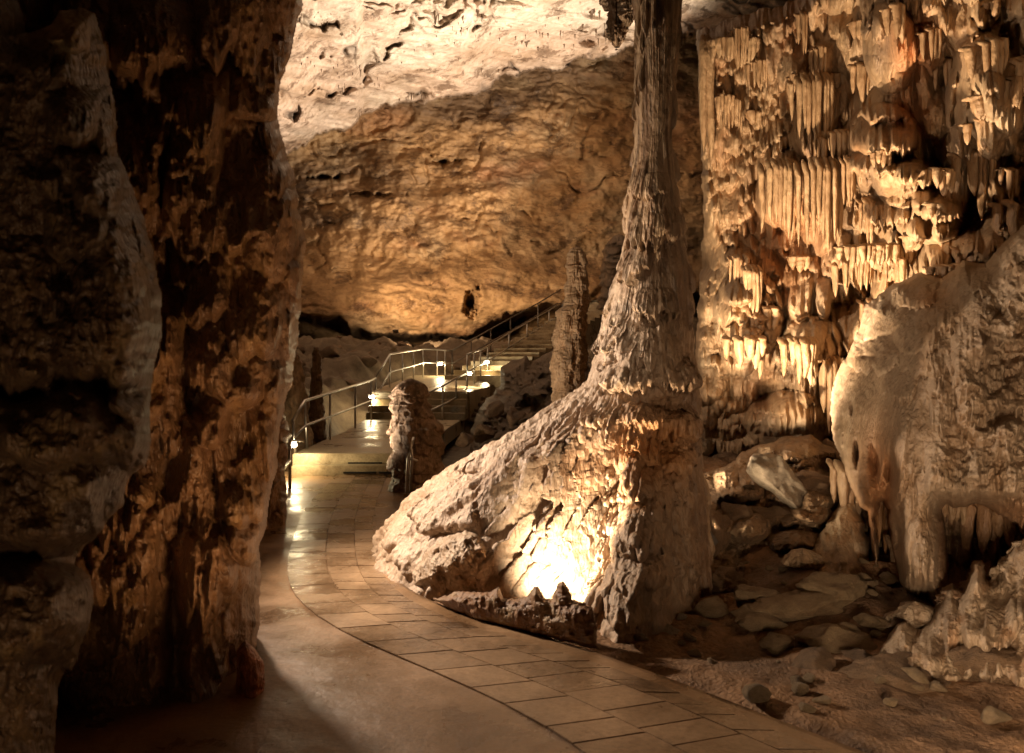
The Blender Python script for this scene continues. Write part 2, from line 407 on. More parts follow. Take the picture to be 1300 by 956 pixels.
# ================================================================== RIGHT WALL
def make_right_wall():
    u = np.arange(872, 1480, 1.05); v = np.arange(-260, 760, 1.05)
    U, V = np.meshgrid(u, v)
    g = np.random.default_rng(3)
    D = np.interp(U, [872, 960, 1060, 1160, 1300, 1480], [10.6, 10.1, 9.2, 8.2, 6.9, 5.2])
    D = D+.4*ss(430, 640, V)-.5*ss(300, 0, V)*ss(1000, 1200, U)
    D = D-.55*fbm(U/120, V/150, 3, 61)-.16*fbm(U/30, V/60, 3, 62)
    # broad masses: stacked bulges (centre, size, out)
    for (cx, cy, rx, ry, a) in [(950, 400, 45, 60, .45), (1010, 250, 55, 45, .35), (1120, 190, 55, 60, .5), (1150, 235, 40, 30, .3), (1180, 280, 45, 30, .4),
                                (1000, 535, 55, 40, .55), (1030, 440, 40, 40, .4), (1130, 60, 35, 60, .5), (1250, 130, 50, 90, .5), (1270, 330, 60, 60, .3), (905, 470, 25, 60, .2)]:
        r = ((U-cx)/rx)**2+((V-cy)/ry)**2; D -= 1.35*a*np.sqrt(np.clip(1-r, 0, 1))
    for (cx, cy, rx, ry, a) in [(885, 330, 18, 30, 1.6), (1195, 215, 14, 30, .8), (1100, 355, 10, 22, .8), (1095, 100, 30, 18, .25), (1200, 95, 22, 30, .5), (1240, 250, 10, 40, .5), (960, 250, 5, 60, .3),
                                (1060, 480, 16, 30, .6), (1060, 560, 25, 25, .9), (930, 590, 50, 25, .5), (968, 505, 12, 14, .5), (1150, 160, 20, 6, .2)]:
        D += a*np.exp(-((U-cx)/rx)**2-((V-cy)/ry)**2)
    els = []
    els += scatter(330, (880, 1480), (-250, 430), (7, 26), (30, 80), (.15, .42), 101, (3, 7), (.15, .5), (0, .45))
    els += scatter(420, (880, 1480), (-250, 600), (4, 12), (24, 60), (.07, .2), 102, (2, 4), (.2, .6), (.2, .8))
    els += scatter(120, (880, 1080), (330, 600), (10, 26), (18, 46), (.14, .4), 103, (4, 8), (.3, .6), (0, .3))
    els += [(u_+g.uniform(-2, 2), v_+g.uniform(-5, 5)-.38*(u_-890), g.uniform(4, 8), g.uniform(24, 44), g.uniform(.14, .3), 2, g.uniform(.1, .5), g.uniform(0, .4), int(g.integers(1, 200)))
            for v_ in range(40, 430, 21) for u_ in np.arange(882, 1020, 6.5)]
    # the named curtains of the photograph
    X = [(1028, 98, 26, 115, .62, 7, .12, .2, 5), (1000, 190, 36, 140, .5, 9, .35, 0, 6), (1040, 205, 30, 115, .56, 8, .45, 0, 7), (968, 200, 20, 120, .36, 6, .4, 0, 8),
         (915, 40, 9, 190, .3, 2, .1, 0, 9), (896, 40, 6, 190, .34, 1.5, .1, 0, 10), (1015, 345, 18, 68, .6, 3, .1, 0, 11), (1045, 350, 11, 60, .5, 2, .1, 0, 12),
         (932, 235, 30, 60, .3, 9, .2, 0, 13), (928, 150, 34, 50, .28, 10, .2, 0, 14), (1120, 100, 34, 70, .5, 9, .3, 0, 15), (1120, 150, 44, 60, .55, 12, .3, 0, 16),
         (1105, 190, 36, 45, .6, 10, .4, 0, 17), (1165, 200, 32, 42, .75, 9, .2, 0, 18), (1190, 240, 34, 52, .85, 10, .3, 0, 19), (1125, 240, 32, 62, .6, 10, .35, 0, 20),
         (940, 430, 32, 60, .6, 7, .3, .5, 21), (935, 310, 22, 34, .5, 6, .2, 0, 22), (935, 350, 24, 42, .45, 5, .1, 0, 23), (1095, 310, 55, 46, .5, 16, .5, 0, 24),
         (1005, 425, 24, 60, .5, 6, .5, .2, 25), (1025, 460, 20, 65, .55, 5, .4, .4, 26), (985, 430, 20, 50, .5, 6, .4, .2, 27), (1260, 60, 30, 90, .4, 7, .4, .2, 28),
         (1215, 190, 26, 100, .45, 5, .5, .3, 29), (1270, 200, 34, 80, .5, 8, .4, .2, 30), (1150, 270, 24, 60, .6, 6, .4, 0, 31), (995, 500, 50, 60, .35, 12, .25, 0, 32), (1240, 290, 50, 50, .5, 10, .4, 0, 33)]
    els = els+X
    R = aprons(u, v, els)
    fl = ridge(U/9+.8*fbm(U/30, V/60, 2, 66), V/60, 2, 67)-.5
    R = R*1.15+.07*fl+.018*fbm(U/5, V/12, 3, 68)
    D = D-R
    global WD; WD = (u, v, D)
    # rounded outer edge: the left side and the crest bend away into the hall
    eL = np.interp(V, [-260, 40, 120, 300, 420, 520, 760], [880, 885, 890, 893, 884, 880, 880])+3*fbm(U/12, V/14, 3, 70)
    d = np.clip((U-eL)/11., -1, 1); D = D+np.where(d > 0, .7*(1-np.sqrt(np.clip(1-(1-d)**2, 0, 1))), .7-d*3)
    top = np.interp(U, [872, 890, 960, 1010, 1050, 1100, 1480], [52, 46, 22, 8, -30, -120, -240])+6*fbm(U/7, V/30, 3, 71)
    d = np.clip((V-top)/22., -1, 1); D = D+np.where(d > 0, 1.3*(1-np.sqrt(np.clip(1-(1-d)**2, 0, 1))), 1.3-d*2)
    mask = (U > eL-1) & (V > top-9)
    a = np.clip(fbm(U/60, V/90, 4, 72)*1.6, 0, 1); b = np.clip(fbm(U/45+5, V/70, 4, 73)*1.6-.1, 0, 1)
    c = np.clip(fbm(U/25+2, V/60, 4, 74)*1.6-.3, 0, .8)
    org = np.exp(-((U-1158)/22)**2-((V-60)/45)**2)+.8*np.exp(-((U-1150)/25)**2-((V-150)/30)**2)+.6*np.exp(-((U-1010)/50)**2-((V-270)/60)**2)
    tt = tintmix((.42, .285, .165), [(.48, .37, .25), (.36, .18, .08), (.18, .125, .085), (.46, .19, .07)], [a, b*.7, c, np.clip(org, 0, .75)])
    Pt = np.stack([(U-650)/F*D, D, H-(V-HZ)/F*D], -1)
    V1, Q1, t1 = compact(Pt.reshape(-1, 3), gridq(len(v), len(u), mask=mask), tt.reshape(-1, 3))
    o = raw('flowstone_wall', V1, Q1, M['wall'], tint=t1, origin=(4, 9, 0))
    tag(o, 'tall cave wall covered in cascading golden brown flowstone curtains and fringes', 'rock wall')
make_right_wall()

def curtain(px0, px1, top, bot, n, label, sd, group=None, arc=.12, tintc=(.42, .285, .16), name='flowstone_curtain', Yf=None, cat='flowstone curtain', mat='wall'):
    u, v, D = WD; g = np.random.default_rng(sd)
    i0, i1 = np.clip(np.searchsorted(u, [px0, px1]), 0, len(u)-1); j0, j1 = np.clip(np.searchsorted(v, [top, (top+bot)/2]), 0, len(v)-1)
    Y = float(np.percentile(D[j0:j1+1, i0:i1+1], 30))-.02
    if Yf: Y = Yf
    Vs, Qs, Ts = [], [], []; m, k = 26, 9; off = 0
    sp = (px1-px0)/F*Y/max(n-1, 1) if n > 1 else (px1-px0)/F*Y
    for i in range(n):
        f = i/(n-1) if n > 1 else .5
        c = P(px0+(px1-px0)*f+g.uniform(-.25, .25)*(px1-px0)/n, top, Y); L = (bot-top)/F*Y*(1-.35*abs(f-.5)*2*g.uniform(.3, 1))*g.uniform(.72, 1.05)
        c[1] -= arc*math.sqrt(max(0, 1-(2*f-1)**2))*g.uniform(.8, 1.1); r0 = sp*g.uniform(.62, .98)
        t = np.linspace(0, 1, m); a = np.linspace(0, 2*np.pi, k, endpoint=False); A, T = np.meshgrid(a, t)
        rr = r0*(1.0-.25*T-.55*T**4)*np.sqrt(np.clip((1-T)*7, 0, 1))*np.clip(.35+T*9, 0, 1)*(1+.22*(vn2(T*9, T*0+i*3.1, sd)-.5))+.002
        dx = .35*r0*(vn2(T*2.5, T*0+i*1.7, sd+2)-.5)*2
        q = np.stack([c[0]+dx+rr*np.cos(A), c[1]+.12*(1-np.clip(T*5, 0, 1))+rr*1.5*np.sin(A), c[2]+.04-L*T], -1).reshape(-1, 3)
        Vs.append(q); Qs.append(gridq(m, k, wrap=True)+off); off += m*k
        w = g.uniform(0, 1); Ts.append(np.tile((np.array(tintc)*(1-w*.5)+np.array([.34, .2, .1])*w*.5)[None], (m*k, 1)))
    o = raw(name, np.concatenate(Vs), np.concatenate(Qs), M[mat], tint=np.concatenate(Ts), origin=tuple(P((px0+px1)/2, bot, Y)))
    return tag(o, label, cat, group)
for a in [(1005, 1052, 102, 212, 12, 'fluted golden flowstone curtain like organ pipes, highest and narrowest on the wall', 1, None, .3), (968, 1012, 208, 322, 10, 'long golden curtain of thin flutes, left half of the pair below the organ-pipe curtain', 2, None, .25),
          (1014, 1064, 208, 342, 12, 'longest golden curtain of thin flutes, right half of the pair below the organ-pipe curtain', 3, None, .28), (893, 901, 44, 235, 2, 'thin brown rib running down the left edge of the flowstone wall', 4, None, .05),
          (1213, 1246, 196, 290, 5, 'hanging cluster of long thick drips on the upper right of the wall', 5, None, .2), (1232, 1264, 60, 130, 6, 'slanting brown curtain high on the wall near the right picture edge', 6, None, .2),
          (1146, 1200, 226, 262, 12, 'short fringe under the rounded hump right of the longest golden curtain', 7, None, .3), (1066, 1160, 316, 352, 20, 'wide pale fringe just above the top of the canopy', 8, None, .25),
          (994, 1034, 432, 500, 8, 'pale ragged curtain low on the wall, left of the dark slot', 9, None, .25), (1032, 1062, 452, 560, 6, 'long narrow drip cluster hanging beside the left rim of the canopy', 10, None, .2),
          (925, 965, 430, 474, 6, 'drooping brown fringe low on the wall nearest the great column', 11, None, .3), (1270, 1310, 84, 160, 7, 'broad brown drips at the right picture edge near the top', 12, None, .2),
          (1180, 1262, 342, 372, 12, 'short fringe directly behind the canopy crest', 13, None, .2), (905, 965, 50, 96, 12, 'row of thin drips under the crest of the wall beside the ceiling', 14, None, .1)]:
    curtain(*a)
_g = random.Random(14)
for i in range(56):
    x = _g.uniform(900, 1330); y = _g.uniform(-40, 500)
    if x > 1100 and y > 330: continue
    w = _g.uniform(7, 26); curtain(x, x+w, y, y+_g.uniform(26, 80), max(2, int(w/_g.uniform(2.4, 4.))), 'small fringe of calcite drips, one of many stacked over the flowstone wall', 100+i, 'small drip fringes on the flowstone wall', _g.uniform(.05, .2), (.44, .29, .16))

# ------------------------------------------------ pale canopy at the right edge
def make_canopy():
    poly = [(1055, 500), (1052, 525), (1060, 560), (1068, 590), (1078, 620), (1090, 644), (1100, 650), (1104, 700), (1110, 745), (1116, 756), (1118, 700), (1114, 660), (1118, 640), (1124, 648), (1128, 690), (1138, 740), (1150, 760), (1158, 760), (1166, 775), (1172, 758), (1180, 775), (1198, 790), (1210, 765), (1207, 720), (1202, 680), (1197, 652), (1202, 644),
            (1210, 650), (1240, 642), (1262, 652), (1290, 668), (1300, 690), (1312, 668), (1400, 690), (1500, 700), (1500, 250), (1330, 262), (1280, 300), (1250, 335), (1222, 330),
            (1196, 352), (1170, 345), (1130, 362), (1100, 385), (1092, 410), (1085, 432), (1072, 455), (1060, 478)]
    def D0(U, V):
        D = np.interp(U, [1050, 1150, 1230, 1300, 1500], [6.9, 6.35, 6.05, 5.7, 4.9])
        D = D-.35*ss(350, 620, V)
        return D+.4
    def rel(u, v, U, V):
        # ridge line running down from upper right; lit flank to its left
        rx = np.interp(V, [300, 370, 450, 560, 640, 800], [1262, 1232, 1196, 1160, 1150, 1160])
        R = .55*np.exp(-(np.maximum(rx-U, 0)/95.)**2)*np.exp(-(np.maximum(U-rx, 0)/120.)**2)
        R += .06*fbm(U/40, V/60, 4, 81)
        pop = .6*np.clip(fbm(U/34+3, V/26, 4, 82)*2.2+.1, 0, 1)*ss(0, 40, U-rx)
        R += pop*(.05+.05*fbm(U/10, V/7, 2, 83)+.02*ridge(U/6, V/5, 2, 88))
        R += .018*ridge(U/16+V/90, V/60, 3, 84)+.008*fbm(U/5, V/5, 3, 86)
        R += .1*fbm(U/22, V/18, 3, 89)*ss(0, 60, U-rx)
        els = scatter(70, (1185, 1420), (360, 600), (14, 34), (44, 100), (.07, .18), 412, (6, 12), (.3, .6), (0, .2))+scatter(60, (1060, 1150), (520, 700), (6, 16), (40, 110), (.05, .16), 97, (2, 5), (.2, .6), (.2, .7))+scatter(50, (1130, 1290), (560, 690), (6, 16), (40, 110), (.03, .09), 98, (2, 4), (.2, .6), (.2, .7))+scatter(26, (1080, 1320), (300, 470), (16, 34), (30, 60), (.03, .09), 99, (4, 9), (.3, .6), (0, .2))
        els += [(1165, 640, 26, 130, .2, 9, .25, 0, 85), (1078, 560, 16, 80, .12, 5, .2, .3, 87), (1240, 560, 70, 92, .22, 20, .22, 0, 90), (1300, 600, 40, 85, .2, 12, .3, 0, 91), (1270, 480, 40, 60, .14, 10, .4, 0, 92), (1280, 400, 30, 50, .14, 8, .4, 0, 93)]
        A = aprons(u, v, els); R += A
        for (cx, cy, rx_, ry, a) in [(1101, 452, 9, 3, .05), (1112, 590, 9, 30, .34), (1088, 575, 4, 18, .22), (1128, 600, 8, 26, .36), (1106, 665, 5, 20, .2), (1140, 690, 5, 40, .12), (1240, 335, 14, 12, .2), (1082, 520, 3, 12, .1)]:
            R -= a*np.exp(-((U-cx)/rx_)**2-((V-cy)/ry)**2)
        st = 1120+(V-430)*-1.2  # ledge line under the brow
        R -= .05*np.exp(-((V-(432-(U-1105)*.38+5*fbm(U/12, V/12, 2, 94)))/3.5)**2)*ss(1160, 1110, U)*(U > 1080)
        return R
    def tint(u, v, U, V):
        a = np.clip(fbm(U/50, V/80, 4, 95)*1.5, 0, 1); b = np.clip(fbm(U/30, V/50, 4, 96)*1.5-.2, 0, 1)
        o = np.clip(1.2*np.exp(-((U-1114)/22)**2-((V-620)/70)**2)+.6*np.exp(-((U-1180)/24)**2-((V-378)/14)**2)+.5*ss(625, 650, V)*ss(1185, 1200, U), 0, .8)
        return tintmix((.39, .29, .2), [(.30, .24, .17), (.38, .25, .14), (.42, .2, .08)], [a*.7, b*.8, o])
    o = blob('flowstone_canopy', poly, D0, .85, lambda U, V: np.interp(V, [250, 540, 620], [110., 110., 34.]), M['column'], rel, 1.0, 3., 14., tint, True, 5)
    tag(o, 'smooth pale flowstone canopy with hanging legs and a fringed skirt at the right edge', 'flowstone')
make_canopy()

# ================================================================== GREAT COLUMN
AX, AY = 1.07, 5.9
def make_great():
    tk = [0, 45, 90, 135, 155, 180, 205, 225, 250, 270, 310]
    rows = [(-.15, [.38, .6, .8, 1.5, 2.45, 2.0, 1.0, .7, 1.38, .72, .4]), (0, [.38, .6, .8, 1.4, 2.38, 1.95, .95, .68, 1.33, .68, .38]), (.2, [.38, .6, .8, 1.35, 2.2, 1.8, .85, .55, 1.2, .64, .36]),
            (.4, [.38, .55, .75, 1.25, 2.0, 1.62, .72, .48, 1.04, .6, .34]), (.66, [.36, .5, .7, 1.1, 1.75, 1.48, .62, .42, .8, .54, .32]), (.87, [.33, .45, .65, 1.0, 1.42, 1.25, .6, .42, .62, .48, .3]),
            (1.04, [.30, .38, .55, .82, 1.12, 1.02, .62, .44, .52, .46, .32]), (1.28, [.28, .34, .45, .62, .8, .76, .62, .54, .5, .42, .30]), (1.45, [.275, .32, .38, .46, .52, .5, .5, .48, .46, .38, .29]),
            (1.75, [.265, .29, .34, .42, .45, .445, .44, .42, .4, .34, .28]), (1.98, [.25, .27, .3, .34, .375, .375, .37, .34, .32, .29, .26]), (2.33, [.225, .23, .25, .27, .275, .275, .27, .26, .25, .24, .23]),
            (2.56, [.19, .2, .21, .22, .222, .222, .22, .21, .2, .2, .19]), (2.92, [.14, .15, .17, .18, .19, .19, .185, .17, .16, .15, .14]), (3.27, [.105, .12, .14, .15, .16, .16, .15, .14, .13, .12, .11]),
            (3.73, [.145, .14, .14, .135, .14, .14, .14, .14, .14, .14, .14]), (4.32, [.18, .17, .16, .16, .165, .165, .17, .17, .17, .17, .17]), (5.4, [.24]*11), (8.6, [.6]*11)]
    n = 1500
    m1 = np.linspace(-.15, 4.6, 1150); m2 = np.linspace(4.62, 8.6, 160)
    z = np.concatenate([m1, m2]); th = np.linspace(0, 360, n, endpoint=False)
    kk = np.array(tk+[360]); R0 = np.array([np.interp(th, kk, r+[r[0]]) for _, r in rows])
    R0 = blur(R0, 14, 1, True)
    zk = [r[0] for r in rows]
    R = np.stack([np.interp(z, zk, R0[:, i]) for i in range(n)], 1)
    R = blur(R, 9, 0)
    TH, Z = np.meshgrid(th, z)
    # knuckled outline of the upper shaft
    R = R*(1+.10*fbm(Z*2.2, TH/120., 3, 3)*(Z > 1.7))
    arc = TH/57.3*.62
    u = th/57.3*.62; v = (8.6-z[::-1]);
    # aprons in (arc, height) with v growing downward
    vd = 8.6-z[::-1]      # ascending
    g = np.random.default_rng(9)
    els = scatter(160, (0, 3.9), (4.0, 8.5), (.03, .12), (.1, .45), (.012, .05), 201, (3, 8), (.2, .5), (0, .5))
    els += scatter(200, (2.2, 3.3), (6.6, 8.4), (.03, .09), (.05, .2), (.015, .05), 202, (3, 7), (.3, .6), (0, .4))
    A = lambda deg: deg/57.3*.62
    els += scatter(70, (195/57.3*.62, 262/57.3*.62), (8.6-1.35, 8.6-.25), (.04, .15), (.14, .42), (.05, .2), 203, (3, 8), (.3, .6), (0, .5))
    els += scatter(26, (140/57.3*.62, 215/57.3*.62), (8.6-1.2, 8.6-.35), (.05, .12), (.3, .7), (.06, .16), 204, (3, 5), (.2, .5), (0, .4))
    # ledges with fringes on the camera side (deg, z top, half-width deg, height, amp)
    for i, (dg, zt, hw, h, a, nf) in enumerate([(258, 1.86, 34, .46, .17, 15), (285, 1.66, 30, .3, .12, 12), (238, 1.62, 26, .26, .12, 10), (275, 1.3, 38, .28, .13, 14), (250, 1.34, 20, .22, .12, 8), (285, 1.05, 30, .24, .09, 10), (235, 1.25, 26, .3, .14, 9),
                                           (262, 2.16, 34, .3, .08, 11), (275, 2.75, 40, .32, .06, 10), (240, 2.7, 40, .34, .06, 10), (250, 3.0, 50, .26, .05, 9), (220, 2.45, 30, .3, .05, 7),
                                           (200, .98, 16, .4, .12, 6), (184, .74, 14, .5, .16, 6), (212, .7, 12, .4, .14, 6), (170, .5, 12, .4, .1, 5)]):
        els.append((A(dg), 8.6-zt, A(hw), h, a*(.5 if i == 0 else 1.2), nf*1.3, .5, 0, 40+i))
    Ra = aprons(u, vd, els)[::-1]
    R = R+Ra
    # undercuts and the lamp alcove
    def dent(dg, zc, wd, hz, a): return a*np.exp(-((TH-dg)/wd)**2-((Z-zc)/hz)**2)
    R = R-dent(268, 1.34, 30, .05, .12)-dent(266, 1.12, 22, .09, .15)-dent(262, .95, 14, .12, .1)-dent(232, .85, 10, .14, .2)-dent(222, .25, 10, .3, .12)-dent(300, 1.7, 26, .14, .03)
    # flutes: run down the slope and the shaft
    sl = ss(1.6, .9, Z)*ss(130, 160, TH)*ss(250, 215, TH)
    wv = .5*fbm(TH/14, Z*1.3, 3, 15)
    rp = np.abs(((TH/3.4+wv*2.0) % 1)-.5)*2
    R = R+sl*.16*(ridge(TH/6.+wv, Z*.7, 2, 16)-.5)+sl*.36*(np.sqrt(rp)-.6)*ss(-.1, .4, fbm(TH/20, Z*1.1, 3, 17)+.2)
    R = R+.022*(1-sl)*(ridge(TH/7.+wv, Z*1.2, 3, 18)-.5)*(.5+np.minimum(R, 1.))
    q = np.stack([AX+R*np.cos(np.radians(TH)), AY+R*np.sin(np.radians(TH)), Z], -1)
    # leaning shaft: follows the photograph a little to the left going up
    q[..., 0] += 0
    nn = -normals(q, True)
    cyl = np.stack([np.cos(np.radians(TH)), np.sin(np.radians(TH)), 0*TH], -1)
    sg = np.sign((nn*cyl).sum(-1)); sg[sg == 0] = 1; nn = nn*sg[..., None]
    fine = .035*fbm3(q*4.5, 4, 3)+.014*fbm3(q*np.array([22, 22, 14.]), 3, 9)*(Z < 4.8)
    fine = fine*np.clip(R/.4, .35, 1.3)
    q = q+nn*fine[..., None]
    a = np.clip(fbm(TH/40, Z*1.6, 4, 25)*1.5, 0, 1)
    dark = np.clip(np.exp(-((TH-325)/42)**2)*1.2, 0, .85)*ss(3.4, 2.2, Z)  # right side toned darker, shade painted into the colour
    wht = np.clip(np.exp(-((TH-205)/42)**2)*1.1, 0, .9)*ss(2.9, 1.8, Z)  # left side toned paler, lamplight painted into the colour
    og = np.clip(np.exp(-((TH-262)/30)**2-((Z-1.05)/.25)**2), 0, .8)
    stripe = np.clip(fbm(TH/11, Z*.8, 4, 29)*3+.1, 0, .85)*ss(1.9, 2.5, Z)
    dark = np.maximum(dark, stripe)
    brn = np.clip(1.2*np.exp(-((TH-212)/24)**2-((Z-.85)/.32)**2)*(.6+1.2*fbm(TH/10, Z*3, 3, 27)), 0, .85)  # brown staining on the ribs, with some painted shade in it
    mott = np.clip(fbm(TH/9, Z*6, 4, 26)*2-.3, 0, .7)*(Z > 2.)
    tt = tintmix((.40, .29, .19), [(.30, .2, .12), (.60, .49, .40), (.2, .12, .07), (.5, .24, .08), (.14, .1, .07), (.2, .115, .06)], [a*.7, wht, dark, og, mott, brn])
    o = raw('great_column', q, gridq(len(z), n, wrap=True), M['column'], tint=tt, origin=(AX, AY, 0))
    tag(o, 'great floor-to-roof dripstone column with a pale fluted flowstone slope at its foot', 'column')
make_great()

# ================================================================== LEFT FOREGROUND
def make_left():
    Bp = [(392, -60), (385, 0), (370, 60), (356, 105), (352, 150), (362, 180), (374, 220), (382, 275), (388, 325), (384, 380), (378, 440), (368, 500), (358, 545), (352, 590), (345, 625), (338, 660), (331, 700), (329, 740),
          (330, 790), (322, 830), (318, 870), (322, 990), (320, 1200), (-260, 1200), (-260, -60)]
    def rB(u, v, U, V):
        R = aprons(u, v, scatter(60, (60, 400), (-60, 700), (20, 46), (70, 190), (.12, .36), 301, (2, 6), (.2, .5), (.1, .6))
                   + scatter(130, (60, 400), (-60, 860), (8, 22), (30, 110), (.05, .16), 302, (2, 4), (.2, .5), (.1, .6))
                   + [(190, -40, 42, 170, .25, 5, .3, .2, 7), (318, -20, 30, 130, .2, 4, .3, .2, 8), (245, 130, 40, 120, .22, 4, .3, 0, 9), (330, 90, 34, 70, .22, 3, .1, 0, 10), (300, 230, 50, 110, .25, 6, .4, 0, 11), (345, 200, 34, 170, .2, 3, .1, 0, 12), (300, 420, 50, 110, .22, 4, .2, 0, 13), (350, 395, 26, 140, .16, 3, .2, 0, 14)])
        R = R+.22*fbm(U/60, V/90, 4, 303)+.06*ridge(U/30, V/60, 3, 308)+.03*ridge(U/14, V/80, 3, 304)+.015*fbm(U/7, V/9, 3, 305)
        R -= .25*np.exp(-((U-(205+V*.02))/16)**2)*ss(500, 760, V)+.12*np.exp(-((U-252)/12)**2-((V-510)/20)**2)+.14*np.exp(-((U-330)/9)**2-((V-350)/14)**2)
        return R
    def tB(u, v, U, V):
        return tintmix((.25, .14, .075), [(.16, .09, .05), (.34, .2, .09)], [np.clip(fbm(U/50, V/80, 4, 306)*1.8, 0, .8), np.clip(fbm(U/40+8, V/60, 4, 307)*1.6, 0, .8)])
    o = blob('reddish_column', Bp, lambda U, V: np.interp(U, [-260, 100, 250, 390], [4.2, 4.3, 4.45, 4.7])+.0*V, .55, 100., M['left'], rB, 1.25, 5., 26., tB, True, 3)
    tag(o, 'massive reddish brown flowstone column rising out of frame beside the path', 'column')
    Ap = [(100, 8), (122, 14), (133, 55), (138, 90), (146, 130), (150, 190), (166, 232), (185, 280), (196, 330), (204, 370), (206, 410), (201, 450), (192, 500), (193, 560), (186, 592), (166, 604), (156, 640), (140, 662), (118, 684), (104, 700), (96, 716),
          (112, 730), (119, 752), (116, 790), (104, 820), (92, 852), (84, 850), (76, 872), (70, 960), (80, 1200), (-420, 1200), (-420, -80), (10, -60), (35, 40), (62, 30), (72, 15)]
    def rA(u, v, U, V):
        els = scatter(40, (-60, 210), (20, 560), (22, 46), (50, 130), (.07, .2), 311, (2, 5), (.15, .4), (0, .4))+scatter(60, (-60, 210), (40, 900), (8, 20), (24, 70), (.03, .09), 312, (2, 4), (.2, .5), (0, .6))
        els += [(60, 380, 150, 96, .15, 12, .22, 0, 13), (150, 330, 60, 150, .16, 6, .25, 0, 14), (70, 500, 130, 110, .15, 9, .3, 0, 15), (40, 590, 90, 130, .12, 6, .3, 0, 16), (40, 700, 90, 150, .16, 4, .1, 0, 17), (95, 20, 20, 50, .1, 2, .1, 0, 18), (70, 28, 16, 30, .09, 2, .1, 0, 19)]
        R = aprons(u, v, els)+.07*fbm(U/70, V/70, 4, 313)+.02*fbm(U/18, V/14, 3, 314)
        return R-.12*np.exp(-((V-492-6*np.sin(U/20))/14)**2)-.12*np.exp(-((V-705)/16)**2)*(U > -50)
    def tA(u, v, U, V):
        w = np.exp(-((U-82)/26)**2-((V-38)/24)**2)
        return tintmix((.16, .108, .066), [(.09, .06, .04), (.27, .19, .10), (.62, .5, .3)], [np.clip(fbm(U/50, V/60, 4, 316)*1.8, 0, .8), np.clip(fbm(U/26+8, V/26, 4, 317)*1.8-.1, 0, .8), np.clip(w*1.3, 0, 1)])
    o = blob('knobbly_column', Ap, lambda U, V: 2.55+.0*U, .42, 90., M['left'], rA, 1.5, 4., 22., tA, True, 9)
    tag(o, 'dark blurred flowstone mass at the left edge with a pale knob near its top', 'flowstone')
    # fringed flowstone behind, dipping to the floor
    Cp = [(318, 480), (350, 470), (362, 500), (352, 516), (364, 527), (367, 545), (362, 556), (366, 572), (362, 596), (364, 625), (366, 655), (356, 690), (336, 715), (300, 720), (290, 480)]
    def rC(u, v, U, V):
        return aprons(u, v, [(345, 500, 26, 40, .2, 9, .5, 0, 3), (350, 540, 26, 30, .16, 9, .5, 0, 4), (345, 585, 30, 80, .12, 6, .4, 0, 5)])+.04*fbm(U/9, V/12, 3, 6)
    o = blob('fringed_flowstone', Cp, 8.2, .4, 34., M['left'], rC, .8, 3., 10., lambda u, v, U, V: tintmix((.3, .19, .11), [(.18, .11, .07)], [np.clip(fbm(U/12, V/20, 3, 7)*1.5, 0, 1)]), True, 4)
    tag(o, 'small brown flowstone with a toothed fringe behind the reddish column, by the nearest rail post', 'flowstone')
    # small red nodule at the foot
    Np = [(300, 900), (300, 826), (312, 812), (324, 822), (334, 838), (337, 862), (333, 890), (322, 905)]
    o = blob('red_nodule', Np, 3.95, .12, 22., M['left'], lambda u, v, U, V: .012*fbm(U/9, V/12, 3, 9), .8, 2., 12., lambda u, v, U, V: tintmix((.42, .15, .07), [(.28, .1, .05)], [np.clip(fbm(U/12, V/20, 3, 8)*1.5, 0, 1)]), True, 6)
    tag(o, 'small glossy red nodule at the foot of the reddish column on the concrete', 'rock')
make_left()

# ================================================================== GROUND
KY = np.array([-6, 0, 2, 3, 3.7, 4.09, 4.61, 5.04, 5.34, 5.63, 6.88, 8.6, 10.4, 12, 16]); KX = np.array([8, 4.2, 2.55, 1.72, 1.13, .81, .32, -.24, -.47, -.72, -1.2, -1.0, -.9, -.7, -.6])
def corridor(Y):
    xc = np.interp(Y, [10, 12, 20, 24, 36, 42], [-2.3, -2.3, -2.1, -1.7, 4.4, 6.]); zc = np.interp(Y, [11, 20, 20.6, 24.5, 36, 42], [.0, .15, .75, 1.1, 4.3, 4.6]); return xc, zc
def gh(X, Y):
    k = np.interp(Y, KY, KX)
    right = ss(0, .25, X-k)
    h = -.07+right*(.035+.05*fbm(X*1.6, Y*1.6, 4, 2)+.03*fbm(X*6, Y*6, 3, 3))
    h = h+right*ss(2.6, 5.5, X)*.35*ss(12, 5, Y)+right*ss(5.6, 9, Y)*ss(1.2, 2.0, X)*(.22+.3*(ridge(X*1.1, Y*1.1, 4, 31)-.5))+right*ss(4.4, 5.6, Y)*ss(1.4, 2.2, X)*(.1+.16*(ridge(X*2.2, Y*2.2, 4, 32)-.4))
    xc, zc = corridor(Y)
    far = ss(13, 30, Y)*1.9+ss(12.5, 16, Y)*(.7*(ridge(X*.9, Y*.9, 4, 15)-.5)+.5*fbm(X*.7, Y*.7, 4, 5)+.18*fbm(X*2.4, Y*2.4, 3, 6))+ss(28, 42, Y)*ss(0, 6, X)*2.
    far = far+ss(11, 15, Y)*ss(1.2, 3.5, np.abs(X-xc))*.35
    w = ss(2.9, 1.7, np.abs(X-xc)); far = np.maximum(far, -.2)*(1-w)+(zc-.35)*w
    b = ss(10.5, 13, Y)
    return h*(1-b)+far*b
